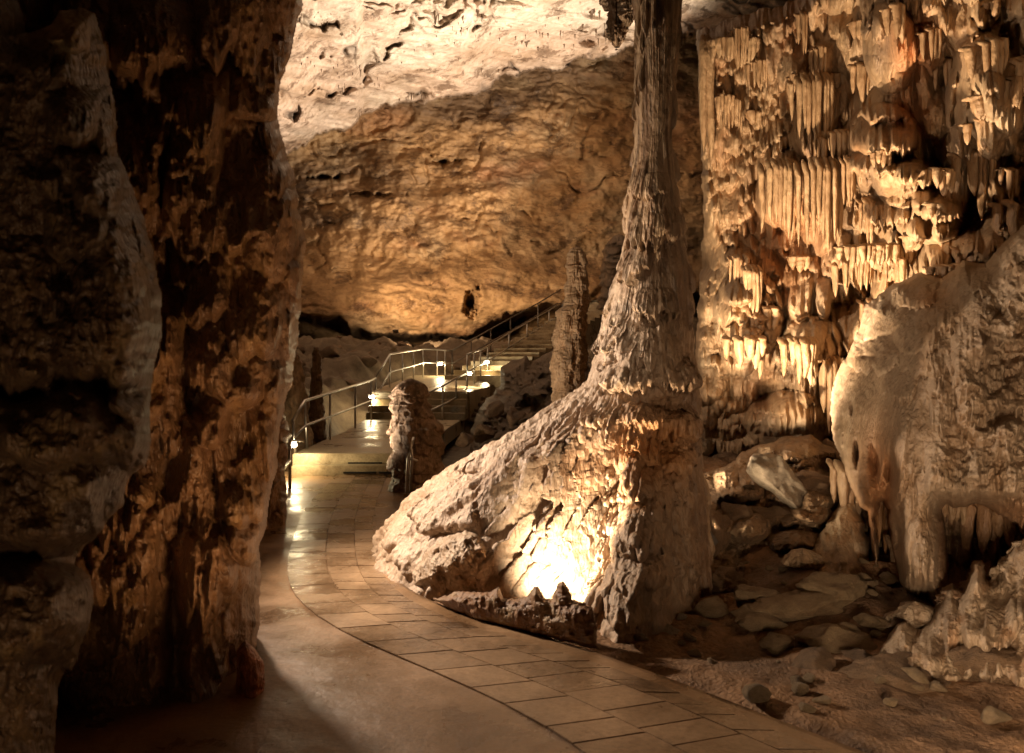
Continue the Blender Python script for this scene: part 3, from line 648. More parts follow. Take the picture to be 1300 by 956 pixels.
def make_ground():
    y = np.concatenate([np.linspace(-7, 1.5, 60), np.geomspace(1.6, 50, 620)]); a = np.linspace(-1, 1, 760)
    a = np.sign(a)*np.abs(a)**1.15
    A, Y = np.meshgrid(a, y); X = A*(np.maximum(Y, 0)*.95+5)
    Z = gh(X, Y)
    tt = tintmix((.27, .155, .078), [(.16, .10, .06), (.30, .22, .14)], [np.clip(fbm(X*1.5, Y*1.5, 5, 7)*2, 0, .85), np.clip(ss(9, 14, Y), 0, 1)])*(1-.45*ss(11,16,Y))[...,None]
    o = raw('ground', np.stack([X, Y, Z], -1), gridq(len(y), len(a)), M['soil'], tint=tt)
    tag(o, 'rust coloured cave soil with rubble rising to the back of the hall', 'ground', kind='structure')
    # concrete floor sheet
    y = np.linspace(-6, 12.1, 400); t = np.linspace(0, 1, 160); T, Y = np.meshgrid(t, y)
    k = np.interp(Y, KY, KX); k = blur(k, 5, 0)
    X = -7+(k+7)*T
    Z = .0025*fbm(X*1.3, Y*1.3, 3, 12)
    Pt = np.stack([X, Y, Z], -1); lip = Pt[:, -1:, :].copy(); lip[..., 2] -= .1
    Pt = np.concatenate([Pt, lip], 1)
    o = raw('floor', Pt, gridq(400, 161), M['concrete']); tag(o, 'worn brown concrete floor of the visitor path', 'floor', kind='structure')
make_ground()

# paved path: slabs laid in strips between measured edge lines
def strip(la, lb, ds, gap, bm, rnd, zt=.018):
    A = np.array([G(*p) for p in la]); B = np.array([G(*p) for p in lb])
    def res(L, n=3000):
        s = np.concatenate([[0], np.cumsum(np.linalg.norm(np.diff(L, axis=0), axis=1))]); t = np.linspace(0, s[-1], n)
        o = np.stack([np.interp(t, s, L[:, i]) for i in range(3)], 1)
        k = np.ones(231)/231
        for i in range(2):
            e = np.pad(o[:, i], 115, mode='reflect', reflect_type='odd'); o[:, i] = np.convolve(e, k, 'valid')
        return o, s[-1]
    A, l1 = res(A); B, l2 = res(B); L = (l1+l2)/2; t = 0.
    while t < L:
        d = ds*rnd.uniform(.75, 1.3)
        i0 = int(2999*t/L); i1 = int(2999*min(1, (t+d-gap)/L)); t += d
        if i1-i0 < 3: continue
        c = [A[i0], B[i0], B[i1], A[i1]]; m = sum(c)/4
        W = [p+(m-p)/np.linalg.norm(m-p)*gap*.6 for p in c]
        hz = zt+rnd.uniform(-.0015, .0015); tl = [rnd.uniform(-.001, .001) for _ in range(4)]
        vb = [bm.verts.new((p[0], p[1], -.02)) for p in W]; v1 = [bm.verts.new((p[0], p[1], hz-.004)) for p in W]
        vt = [bm.verts.new((p[0]+(m[0]-p[0])*.012, p[1]+(m[1]-p[1])*.012, hz+tl[j])) for j, p in enumerate(W)]
        for a, b in ((vb, v1), (v1, vt)):
            for j in range(4): bm.faces.new((a[j], a[(j+1) % 4], b[(j+1) % 4], b[j]))
        bm.faces.new(vt)
def make_path():
    r = random.Random(4); bm = bmesh.new()
    L1 = [(430, 601), (387, 644), (374, 677), (364, 711), (365, 742), (380, 767), (430, 802), (508, 836), (590, 870), (700, 925), (800, 1000)]
    L2 = [(474, 601), (455, 642), (450, 664), (450, 695), (455, 727), (477, 758), (514, 779), (558, 796), (602, 811), (652, 827), (703, 841), (800, 872), (1000, 960)]
    L3 = [(492, 601), (478, 639), (473, 661), (474, 686), (480, 717), (496, 746), (520, 764), (561, 784), (602, 797), (627, 804), (706, 828), (790, 852), (860, 880), (1060, 960)]
    Lm = [tuple(np.array([np.interp(t, np.linspace(0, 1, len(L)), [q[k] for q in L]) for k in (0, 1)])) for t in [] for L in []]
    A_ = np.array([np.array([np.interp(t, np.linspace(0, 1, len(L1)), [q[k] for q in L1]) for k in (0, 1)]) for t in np.linspace(0, 1, 14)]); B_ = np.array([np.array([np.interp(t, np.linspace(0, 1, len(L2)), [q[k] for q in L2]) for k in (0, 1)]) for t in np.linspace(0, 1, 14)])
    Lm = [tuple(a*.45+b*.55) for a, b in zip(A_, B_)]
    strip(L1, Lm, .25, .004, bm, r, .009); strip(Lm, L2, .22, .004, bm, r, .009); strip(L2, L3, .18, .005, bm, r, .009)
    bmesh.ops.recalc_face_normals(bm, faces=bm.faces)
    m = bpy.data.meshes.new('path'); bm.to_mesh(m); bm.free(); m.materials.append(M['slab']); o = bpy.data.objects.new('path', m); C.objects.link(o)
    tag(o, 'curving strip of worn wet stone slabs set in the concrete floor', 'path', kind='structure')
make_path()

# low rim of rock and stubs hiding the floodlight
def make_rim():
    poly = [(548, 760), (575, 752), (600, 750), (622, 752), (634, 745), (640, 758), (655, 760), (668, 757), (676, 745), (684, 744), (690, 757), (700, 760), (707, 742), (715, 738), (722, 746), (727, 762), (740, 764), (752, 772), (758, 792), (760, 824), (742, 822), (718, 815), (660, 802), (610, 790), (575, 776)]
    def D0(U, V): return np.interp(U, [548, 600, 680, 760], [5.42, 5.12, 4.82, 4.55])
    o = blob('low_rock', poly, D0, .12, 22, M['column'], lambda u, v, U, V: .03*fbm(U/14, V/10, 3, 4)+.03*ridge(U/9, V/16, 3, 5), .8, 2.5, 9., lambda u, v, U, V: tintmix((.24, .14, .08), [(.34, .25, .16)], [np.clip(fbm(U/18, V/12, 3, 7)*1.6, 0, 1)]), True, 8)
    tag(o, 'low dark rock rim with stubby knobs between the path and the brightest floodlit hollow', 'rock')
make_rim()
def make_lobe():
    poly = [(521, 742), (524, 722), (540, 700), (562, 684), (590, 672), (610, 680), (620, 700), (618, 725), (606, 752), (575, 760), (540, 756)]
    o = blob('flowstone_lobe', poly, lambda U, V: np.interp(U, [520, 620], [5.9, 5.6]), .22, 40, M['column'], lambda u, v, U, V: .07*ridge(U/16-V/22, U/60+V/30, 3, 4)+.03*fbm(U/9, V/9, 3, 5), .8, 4., 12.,
             lambda u, v, U, V: tintmix((.5, .4, .31), [(.3, .2, .12)], [np.clip(fbm(U/18, V/12, 3, 7)*1.6, 0, 1)]), True, 18)
    tag(o, 'rounded ribbed lobe of pale flowstone at the near left foot of the slope', 'flowstone')
make_lobe()

# ================================================================== STALAGMITES
def stalag(name, prof, Y, mat, label, base_z, sd, amp, tintc, group=None, depthk=.9, m=300, n=200, cat='stalagmite', nfl=.01, kw=.86):
    """prof: (py, pxl, pxr) measured rows, top first"""
    prof = sorted(prof, key=lambda r: -r[0]); zs = [H-(p[0]-HZ)/F*Y for p in prof]
    cx = np.mean([(p[1]+p[2])/2 for p in prof]); ax = (cx-650)/F*Y
    rl = [(cx-p[1])/F*Y for p in prof]; rr = [(p[2]-cx)/F*Y for p in prof]
    if zs[0] > base_z: zs = [base_z]+zs; rl = [rl[0]*1.15]+rl; rr = [rr[0]*1.15]+rr
    hgt = zs[-1]-zs[0]; mw = float(np.mean(rl)+np.mean(rr))/2
    def rel(TH, Z):
        zd = (zs[-1]-Z[:, 0])[::-1]
        k = float(np.clip(hgt*.22, .05, .5))
        el = scatter(int(60+40*hgt/mw/3), (-.3, 6.6), (-.1*hgt, hgt), (.3, .9), (k*.35, k), (mw*.12, mw*.4), sd+500, (3, 6), (.2, .5), (0, .5))
        return aprons(TH[0], zd, el)[::-1]*np.clip((zs[-1]-Z)/(mw*.8), 0, 1)
    o = lathe(name, (ax, Y), zs, [v*kw for v in rl], [v*kw for v in rr], mat, depthk, n, m, rel=rel, amp=amp, nfl=nfl, sd=sd,
              tint=lambda T, Z, q: tintmix(tintc, [tuple(c*.55 for c in tintc), tuple(min(1, c*1.35) for c in tintc)], [np.clip(fbm(T*2, Z*4, 4, sd)*1.6, 0, .9), np.clip(fbm(T*3, Z*6, 4, sd+3)*1.3, 0, .8)]))
    return tag(o, label, cat, group)
stalag('stalagmite', [(483, 513, 530), (488, 507, 538), (500, 499, 541), (515, 497, 545), (525, 497, 548), (550, 495, 560), (580, 495, 563), (605, 497, 561), (622, 499, 559)], 10.3, M['column'],
       'squat knobbly brown stalagmite with a rounded head standing in front of the stairs', -.1, 4, .055, (.33, .25, .19), m=420, n=360)
stalag('tall_stalagmite', [(315, 728, 739), (322, 723, 742), (330, 725, 741), (338, 721, 744), (352, 724, 742), (362, 721, 746), (375, 722, 746), (388, 717, 747), (396, 707, 746), (430, 702, 742), (455, 699, 741), (490, 697, 739), (530, 698, 742)], 13., M['column'],
       'tall slender ringed stalagmite standing behind the pale flowstone slope', .3, 8, .05, (.42, .29, .18), m=520, n=300, kw=.8)
for i, (pr, Y, lb) in enumerate([
        ([(450, 366, 378), (470, 364, 381), (500, 362, 386), (540, 364, 392), (570, 362, 396)], 13.5, 'pale lumpy stalagmite behind the rail at the edge of the reddish column'),
        ([(441, 399, 404), (460, 398, 405), (500, 395, 408), (540, 392, 412)], 16.5, 'thin pale stalagmite behind the rising handrail, second from the reddish column'),
        ([(438, 505, 522), (452, 503, 524), (478, 502, 526)], 30., 'stubby brown stalagmite in the dark recess above the upper landing'),
        ([(300, 778, 794), (312, 770, 800), (340, 765, 800), (380, 760, 800)], 33., 'dark broken stalagmite at the top of the stairs, touching the great column in view')]):
    stalag('small_stalagmite', pr, Y, M['column'], lb, float(gh(np.array([(pr[-1][1]-650)/F*Y]), np.array([float(Y)]))[0])-.3, 20+i, .05, (.36, .25, .16) if i < 3 else (.12, .08, .05), m=140, n=90)
def make_base():
    poly = [(1096, 905), (1104, 850), (1118, 815), (1138, 792), (1152, 786), (1168, 796), (1180, 782), (1194, 745), (1210, 738), (1222, 752), (1236, 712), (1246, 708), (1256, 738), (1270, 716), (1288, 690), (1310, 676), (1360, 684), (1460, 700), (1470, 905)]
    def rel(u, v, U, V): return .14*fbm(U/30, V/50, 3, 3)+.09*(ridge(U/22, V/90, 3, 5)-.5)+.012*fbm(U/7, V/7, 3, 6)+aprons(u, v, scatter(46, (1100, 1470), (700, 850), (12, 30), (40, 100), (.05, .16), 402, (3, 7), (.1, .3), (-.4, 0)))
    o = blob('flowstone_bank', poly, lambda U, V: np.interp(U, [1100, 1300, 1470], [5.1, 4.85, 4.5])-np.clip((V-760)/100., 0, 1)*.35, .4, 50, M['column'], rel, .9, 4., 16.,
             lambda u, v, U, V: tintmix((.38, .29, .2), [(.26, .19, .13), (.40, .24, .13)], [np.clip(fbm(U/30, V/40, 4, 7)*1.6, 0, 1), np.clip(fbm(U/30+5, V/30, 4, 8)*1.6-.3, 0, .8)]), True, 12)
    tag(o, 'lumpy greyish flowstone bank under the canopy in the lower right corner', 'flowstone')
make_base()
def make_backing():
    poly = [(1072, 560), (1110, 520), (1340, 560), (1400, 640), (1400, 830), (1300, 850), (1180, 840), (1150, 820), (1120, 800), (1105, 740), (1096, 700), (1086, 640)]
    def rel(u, v, U, V):
        return .2*fbm(U/26, V/50, 4, 3)+.12*ridge(U/15, V/90, 3, 5)+aprons(u, v, scatter(50, (1070, 1400), (540, 800), (8, 22), (30, 90), (.08, .25), 401, (2, 5), (.2, .6), (.1, .6)))
    o = blob('flowstone_backing', poly, lambda U, V: np.interp(U, [1080, 1200, 1400], [7.2, 6.5, 5.9])-np.clip((V-680)/120., 0, 1.2)*1.0, .35, 30, M['column'], rel, .9, 4., 16.,
             lambda u, v, U, V: tintmix((.34, .22, .13), [(.22, .14, .08), (.4, .2, .09)], [np.clip(fbm(U/22, V/50, 4, 7)*1.6, 0, 1), np.clip(fbm(U/20+5, V/40, 4, 8)*1.6-.2, 0, .8)]), True, 13)
    o.name = 'brown_flowstone'; tag(o, 'shaded orange brown flowstone behind the legs and skirt of the canopy', 'flowstone')
make_backing()
def make_recess():
    poly = [(868, 640), (890, 602), (925, 588), (955, 566), (990, 556), (1030, 552), (1064, 570), (1092, 610), (1100, 680), (1060, 720), (1010, 712), (960, 728), (915, 748), (870, 770)]
    def rel(u, v, U, V):
        R = .3*fbm(U/38, V/30, 4, 3)+.22*(ridge(U/30+V/60, V/22, 4, 5)-.5)
        R += aprons(u, v, scatter(40, (870, 1095), (550, 640), (12, 30), (20, 50), (.1, .3), 431, (3, 8), (.2, .5), (0, .2)))
        for (cx, cy, rx, ry, a) in [(940, 610, 34, 30, .4), (1000, 585, 40, 30, .4), (905, 660, 26, 26, .3), (950, 670, 30, 20, .35), (1035, 640, 34, 26, .4), (1010, 690, 36, 18, .3)]:
            R += a*np.sqrt(np.clip(1-((U-cx)/rx)**2-((V-cy)/ry)**2, 0, 1))
        return R-.7*np.exp(-((U-1062)/16)**2-((V-600)/16)**2)-.5*np.exp(-((U-930)/26)**2-((V-640)/8)**2)
    o = blob('wall_foot_rock', poly, lambda U, V: np.interp(V, [550, 640, 700, 770], [8.9, 7.5, 6.6, 5.65]), .3, 26, M['stone_t'], rel, .9, 5., 16.,
             lambda u, v, U, V: tintmix((.24, .155, .085), [(.13, .085, .05), (.34, .25, .15)], [np.clip(fbm(U/22, V/22, 4, 7)*1.7, 0, 1), np.clip(fbm(U/20+5, V/20, 4, 8)*1.6-.25, 0, .8)]), True, 23)
    tag(o, 'dark tumbled rock mass at the wall foot between the great column and the canopy', 'rock')
    poly = [(1082, 616), (1092, 640), (1104, 700), (1112, 768), (1060, 782), (1020, 776), (996, 768), (1006, 738), (1030, 694), (1056, 650)]
    o = blob('pale_cone', poly, lambda U, V: np.interp(V, [616, 700, 780], [6.9, 6.3, 5.45]), .4, 44, M['column'], lambda u, v, U, V: .08*ridge(U/12-V/40, V/90, 3, 4)+.08*fbm(U/20, V/20, 4, 5), .9, 4., 14.,
             lambda u, v, U, V: tintmix((.44, .34, .23), [(.3, .21, .13)], [np.clip(fbm(U/18, V/30, 3, 7)*1.6, 0, 1)]), True, 28)
    tag(o, 'pale sloping flowstone cone leaning against the leftmost canopy leg', 'flowstone')
make_recess()
for a in [(1186, 1226, 628, 676, 8, 'short pale drips under the left end of the canopy skirt, beside the long leg', 41, None, .12, (.36, .25, .15), 'drip_fringe', 5.72),
          (1228, 1262, 634, 742, 4, 'four long dark drips hanging from the middle of the canopy skirt', 42, None, .1, (.34, .21, .12), 'drip_fringe', 5.6),
          (1266, 1322, 652, 716, 8, 'thick brown drips under the canopy skirt by the right picture edge', 43, None, .12, (.36, .23, .13), 'drip_fringe', 5.4),
          (1060, 1094, 590, 668, 6, 'ragged drips continuing the leftmost canopy leg downward', 44, None, .1, (.38, .28, .18), 'drip_fringe', 6.55),
          (1136, 1192, 690, 800, 10, 'dense fringe of pale drips wrapped round the long canopy leg', 45, None, .12, (.38, .3, .21), 'drip_fringe', 5.85),
          (1102, 1124, 540, 735, 4, 'thin orange strands in the slit between the two canopy legs', 46, None, .08, (.42, .23, .1), 'drip_fringe', 6.25)]:
    curtain(*a, 'drips', 'column')
# right-hand small formations under the canopy
stalag('orange_pillar', [(540, 1104, 1124), (600, 1102, 1126), (650, 1098, 1118), (700, 1106, 1120), (760, 1108, 1124)], 6.7, M['column'], 'thin orange pillar in the gap between the canopy legs', 0., 31, .05, (.42, .22, .09), cat='column')
stalag('hanging_pillar', [(645, 1222, 1262), (680, 1226, 1256), (705, 1222, 1252), (728, 1236, 1250), (745, 1238, 1246)], 6.2, M['column'], 'knobbly pillar hanging under the fringed skirt of the canopy', -.1, 32, .05, (.4, .27, .16), cat='column')
stalag('cone_stalagmite', [(722, 1236, 1246), (740, 1230, 1252), (790, 1222, 1262), (850, 1212, 1275)], 4.95, M['column'], 'pointed grey stalagmite directly below the knobbly hanging pillar', -.1, 33, .05, (.36, .27, .19))
stalag('round_stalagmite', [(752, 1200, 1222), (765, 1196, 1232), (800, 1192, 1236), (850, 1186, 1240)], 4.75, M['column'], 'low rounded brown stalagmite left of the pointed one under the canopy', -.1, 34, .06, (.36, .25, .17))
stalag('edge_stalagmite', [(690, 1290, 1312), (712, 1278, 1330), (760, 1264, 1350), (860, 1250, 1370)], 4.70, M['column'], 'broad lumpy grey stalagmite cut by the right picture edge', -.1, 35, .08, (.34, .26, .18))
stalag('draped_stalagmite', [(770, 1140, 1180), (790, 1132, 1196), (815, 1122, 1204), (850, 1112, 1214)], 4.80, M['column'], 'pale mound below the longest canopy leg', -.1, 36, .06, (.36, .28, .2))
stalag('mushroom_stalagmite', [(700, 1006, 1032), (706, 996, 1042), (716, 994, 1046), (722, 1012, 1030), (745, 1014, 1026), (760, 1008, 1030)], 5.75, M['column'], 'mushroom shaped stalagmite with a flat cap on the low rocks', -.1, 37, .02, (.36, .26, .16))

# ================================================================== BOULDERS
_rk = {}
def rockmesh(k, sd, flat=1., lo=3):
    bm = bmesh.new(); bmesh.ops.create_icosphere(bm, subdivisions=lo+2 if k == 'hi' else lo, radius=1.)
    co = np.array([v.co[:] for v in bm.verts]); g = np.random.default_rng(sd)
    # chop by random planes for angular faces
    for _ in range(16):
        n = g.normal(size=3); n /= np.linalg.norm(n); d = g.uniform(.45, .85)
        t = co@n-d; co = co-np.maximum(t, 0)[:, None]*n*.9
    co = co*(1+.28*fbm3(co*1.4, 4, sd)+.1*fbm3(co*5, 3, sd+5)-.12*np.abs(fbm3(co*2.6, 3, sd+9)))[:, None]
    for v, c in zip(bm.verts, co): v.co = c
    m = bpy.data.meshes.new('rock'); bm.to_mesh(m); bm.free(); m.polygons.foreach_set('use_smooth', [True]*len(m.polygons)); return m
def hit(px, py):
    Ys = np.linspace(2.5, 14, 800); z = H-(py-HZ)/F*Ys; h = gh((px-650)/F*Ys, Ys)
    i = np.argmax(z < h); return float(Ys[i]) if z[i] < h[i] else None
def boulder(px, py, Y, sx, sy, sz, mat, label, sd, rz=0, rx=0, ry=0, name='boulder', group=None, cat='boulder'):
    m = rockmesh('hi', sd); m.materials.append(mat); o = bpy.data.objects.new(name, m); C.objects.link(o)
    o.location = P(px, py, Y); o.scale = (sx, sy, sz); o.rotation_euler = (rx, ry, rz); return tag(o, label, cat, group)
M['palestone'] = rock('pale_boulder', col=(.5, .42, .32), sc=2.2, bump=.03, attr=False, streak=.1, zs=1., speck=.3)
M['flow'] = rock('ochre_flowstone', col=(.36, .26, .15), sc=1.8, bump=.025, attr=False, streak=.2, zs=1.)
B = [(990, 610, 6.75, .27, .2, .13, 'palestone', 'angular white boulder lit from the left, tilted against the dark wall foot', 3, .2, .1, .55),
     (1046, 626, 6.9, .3, .22, .16, 'stone', 'rough grey-brown boulder just right of the white one', 4, .3, .2, .3),
     (934, 668, 6.7, .14, .16, .17, 'stone', 'upright wedge of rock standing left of the white boulder', 5, .5, .1, -.3),
     (985, 662, 7.9, .25, .22, .16, 'stone', 'dark jagged stone directly below the white boulder', 6, .1, .6, .2),
     (960, 790, 6.6, .28, .2, .1, 'flow', 'low tongue of ochre flowstone nearest the great column', 7, .2, .1, .1),
     (1010, 772, 6.2, .42, .3, .12, 'flow', 'wide smooth ochre hummock in front of the mushroom stalagmite', 8, .4, 0, -.1),
     (1062, 752, 6.5, .3, .25, .12, 'flow', 'rounded ochre hummock right of the mushroom stalagmite', 9, .1, 0, 0),
     (962, 768, 6.9, .22, .2, .12, 'flow', 'small ochre lump left of the wide hummock', 10, .1, .2, .3),
     (1060, 812, 5.4, .3, .3, .1, 'flow', 'flat pitted ochre rock in front of the hummocks', 11, .2, .1, .1),
     (1035, 840, 4.9, .16, .16, .08, 'stone', 'flat brown slab of rock tilted on the soil', 12, .6, .3, -.5),
     (1098, 838, 4.7, .12, .14, .06, 'stone', 'small flat rock right of the tilted slab', 13, .3, .1, .2),
     (1150, 862, 4.4, .3, .2, .1, 'stone', 'broad low rock at the foot of the pale mound', 14, .1, .1, 0),
     (1270, 850, 4.3, .36, .3, .12, 'stone', 'wide low rock in the bottom right corner', 15, .4, .1, 0),
     (845, 800, 5.2, .1, .12, .05, 'palestone', 'small pale stone beside the foot of the great column', 16, .1, .1, -.3),
     (812, 815, 4.9, .12, .08, .04, 'palestone', 'flat pale stone right at the front foot of the great column', 17, .3, .2, .2),
     (868, 788, 5.3, .05, .05, .05, 'palestone', 'little pale knob on the soil right of the great column', 18, .2, .3, .2),
     (895, 690, 7.3, .25, .3, .3, 'stone', 'dark rock half hidden behind the great column', 19, .2, .3, .2),
     (915, 742, 7.2, .3, .2, .1, 'stone', 'dark low ledge of rock behind the ochre tongue', 21, .2, .1, 0),
     ]
for b in B:
    Yb = hit(b[0], b[1]+22*b[5]/.2)
    k = min(1.25, max(.6, Yb/b[2]*1.12))
    boulder(b[0], b[1], min(b[2], Yb+.1), b[3]*k, b[4]*k, b[5]*k*1.25, M[b[6]], b[7], b[8], b[9], b[10], b[11])
for (px, py, Y, sx, sy, sz, sd_, lb) in [(905, 640, 8.6, .35, .3, .3, 61, 'dark rock at the wall foot, first to the right of the great column'), (948, 622, 9., .4, .3, .28, 62, 'dark rounded rock at the wall foot behind the wedge of rock'),
        (1022, 590, 8.8, .4, .3, .3, 63, 'dark block at the wall foot above and behind the white boulder'), (1058, 585, 8.6, .3, .3, .34, 64, 'dark upright block under the left rim of the canopy'), (1080, 700, 6.4, .3, .3, .2, 65, 'brown boulder beside the foot of the pale cone'),
        (945, 705, 6.8, .3, .25, .16, 66, 'low dark boulder between the great column and the mushroom stalagmite'), (990, 700, 6.7, .2, .2, .13, 67, 'small dark boulder left of the mushroom stalagmite stem'), (1120, 800, 4.9, .25, .25, .12, 68, 'brown hump against the left end of the flowstone bank'),
        (985, 815, 4.7, .14, .12, .06, 69, 'half buried brown stone on the open soil'), (900, 775, 5.3, .14, .2, .09, 70, 'brown stone tucked behind the little pale knob')]:
    boulder(px, py, Y, sx, sy, sz, M['flow'] if sd_ > 64 else M['stone'], lb, sd_, sd_*.7, .2, .1)
# small chips that broke off beside the larger stones
gg = random.Random(21); chips = [rockmesh('lo', 80+i) for i in range(4)]
for m_ in chips: m_.materials.append(M['flow'])
for i in range(290):
    X = gg.uniform(.95, 4.2); Y = gg.uniform(3.6, 8.2); s_ = gg.uniform(.015, .06)*(1.8 if gg.random() < .2 else 1)
    if X < np.interp(Y, KY, KX)+.12 or (X-1.07)**2+(Y-5.9)**2 < .5: continue
    o = bpy.data.objects.new('stone_chip', chips[i % 4]); C.objects.link(o)
    o.location = (X, Y, float(gh(np.array([X]), np.array([Y]))[0])+s_*.3); o.scale = (s_, s_*.8, s_*.5); o.rotation_euler = (gg.uniform(-.3, .3), gg.uniform(-.3, .3), gg.uniform(0, 6))
    tag(o, 'little chip of ochre stone lying on the cave soil right of the path', 'stone', 'stone chips on the soil')
op = [(596, 575), (598, 545), (607, 520), (618, 505), (632, 492), (636, 470), (650, 455), (668, 452), (676, 462), (690, 450), (706, 440), (730, 445), (760, 470), (765, 560), (700, 620), (610, 620)]
o = blob('rock_outcrop', op, lambda U, V: np.interp(V, [440, 520, 620], [21., 17.5, 14.]), 1.2, 40, M['stone_t'], lambda u, v, U, V: 1.1*fbm(U/34, V/30, 5, 3)+.5*ridge(U/20, V/17, 4, 5), .9, 5., 14.,
         lambda u, v, U, V: tintmix((.17, .12, .075), [(.10, .07, .05), (.3, .2, .11)], [np.clip(fbm(U/22, V/20, 4, 7)*1.6, 0, 1), np.clip(fbm(U/22+4, V/20, 4, 9)*1.6-.3, 0, 1)]), True, 8)
tag(o, 'dark craggy rock outcrop below the far stairs, behind the pale slope', 'rock')
for (px, py, Y, s) in [(630, 520, 14.5, .3), (612, 548, 13.5, .28), (652, 530, 13.5, .26), (590, 560, 13, .22)]:
    boulder(px, py, Y, s, s*.8, s*.7, M['stone'], 'dark rugged boulder on the slope below the upper stairs', int(px), px, .2, .3, group='boulders below the upper stairs')
g = random.Random(8)
var = [rockmesh('lo', 50+i) for i in range(5)]
for m in var: m.materials.append(M['stone'])
n = 0
while n < 90:
    Y = g.uniform(12.8, 30); X = g.uniform(-.36, .16)*Y; xc, zc = corridor(Y)
    if abs(X-xc) < 1.7: continue
    o = bpy.data.objects.new('rubble_rock', g.choice(var)); C.objects.link(o); s = g.uniform(.08, .4)
    o.location = (X, Y, float(gh(np.array([X]), np.array([Y]))[0])+s*.2); o.scale = (s, s*g.uniform(.7, 1.1), s*g.uniform(.4, .8)); o.rotation_euler = (g.uniform(-.3, .3), g.uniform(-.3, .3), g.uniform(0, 6))
    tag(o, 'loose dark rock lying on the rubble slope beside the railed steps', 'rock', 'rocks on the rubble slope'); n += 1
# dry-laid stones shoring the upper landing
for j in range(5):
    for i in range(4):
        o = bpy.data.objects.new('shoring_stone', var[(i+j) % 5]); C.objects.link(o); q = P(598+i*7+j % 2*3, 536-j*7.5, 20.3+.25*j)
        o.location = q; o.scale = (.1, .12, .065); o.rotation_euler = (.1*i, .1*j, i+j)
        tag(o, 'small pale stone piled in the rough retaining wall under the upper landing', 'stone', 'stones of the rough retaining wall')

# ================================================================== DECKS AND STEPS
def prism(name, pts, z0, z1, mat, parent, bev=.012):
    bm = bmesh.new(); n = len(pts)
    zt = z1 if isinstance(z1, (list, tuple)) else [z1]*n
    a = [bm.verts.new((p[0], p[1], z0)) for p in pts]; b = [bm.verts.new((p[0], p[1], z)) for p, z in zip(pts, zt)]
    bm.faces.new(a); bm.faces.new(b)
    for i in range(n): bm.faces.new((a[i], a[(i+1) % n], b[(i+1) % n], b[i]))
    bmesh.ops.recalc_face_normals(bm, faces=bm.faces)
    bmesh.ops.bevel(bm, geom=list(bm.edges), offset=bev, segments=2, affect='EDGES')
    m = bpy.data.meshes.new(name); bm.to_mesh(m); bm.free(); m.materials.append(mat)
    if parent is not None: m.transform(Matrix.Translation(-parent.location))
    o = bpy.data.objects.new(name, m); C.objects.link(o); o.parent = parent; return o
d1 = empty('lower_deck', (-2.3, 12, 0)); tag(d1, 'low pale concrete deck with two front steps, lit by post lamps', 'platform')
prism('deck_slab', [(-3.27, 11.86), (-1.7, 11.86), (-1.42, 15), (-1.2, 20.6), (-3.75, 21.4), (-3.35, 16)], -.05, .3, M['deck'], d1)
s0 = prism('step', [(-3.22, 11.62), (-1.7, 11.62), (-1.7, 11.855), (-3.22, 11.855)], -.03, .15, M['deck'], d1)
for (px0, px1, py) in [(442, 485, 588), (436, 478, 600), (481, 497, 600)]:
    a = P(px0, py, 11.86 if py < 595 else 11.62); b = P(px1, py, 11.86 if py < 595 else 11.62)
    MB().box(((a[0]+b[0])/2, a[1]-.004, a[2]), (b[0]-a[0], .02, .028)).build('vent_slot', M['darkslot'] if 'darkslot' in M else M.setdefault('darkslot', metal('dark_slot', (.01, .008, .006), .9, 0.)), d1)
st = empty('landing_stairs', (-2.3, 20, .3)); tag(st, 'flight of concrete steps from the lower deck up to the railed landing', 'stairs')
for i in range(4):
    prism('step', [(-3.6, 19.6+i*.32), (-1.15, 19.3+i*.32), (-1.1, 21.1), (-3.62, 21.3)], .28, .3+.155*(i+1)+.003, M['deck'], st)
    MB().box((-1.9, 19.43+i*.32, .33+.155*i), (1.25, .02, .05), rz=-.12).build('riser_slot', M['darkslot'], st)
up = empty('upper_landing', (-2.3, 22, 0)); tag(up, 'sloping concrete landing enclosed by railings, bright under its lamp', 'platform')
prism('landing_slab', [(-3.65, 20.6), (-1.08, 20.4), (-.6, 22), (-.9, 25.2), (-3.2, 25.4)], .0, [.95, .95, 1.05, 1.3, 1.32], M['deck'], up)
us = empty('upper_stairs', (-.9, 24, 1.2)); tag(us, 'long flight of stone steps climbing to the right at the back of the hall', 'stairs')
nst = 24
A0 = np.array([-1.15, 23.6, 1.26]); A1 = np.array([4.5, 36.2, 4.75]); dxy = (A1-A0)[:2]; dxy /= np.linalg.norm(dxy); pr = np.array([-dxy[1], dxy[0]])
for i in range(nst):
    t = (i+.5)/nst; c = A0+(A1-A0)*t; w = 1.0
    MB().box((c[0], c[1], c[2]-.5), (1.9, .64, 1.0), rz=math.atan2(dxy[1], dxy[0])-math.pi/2, bev=.012).build('step', M['deck'], us)

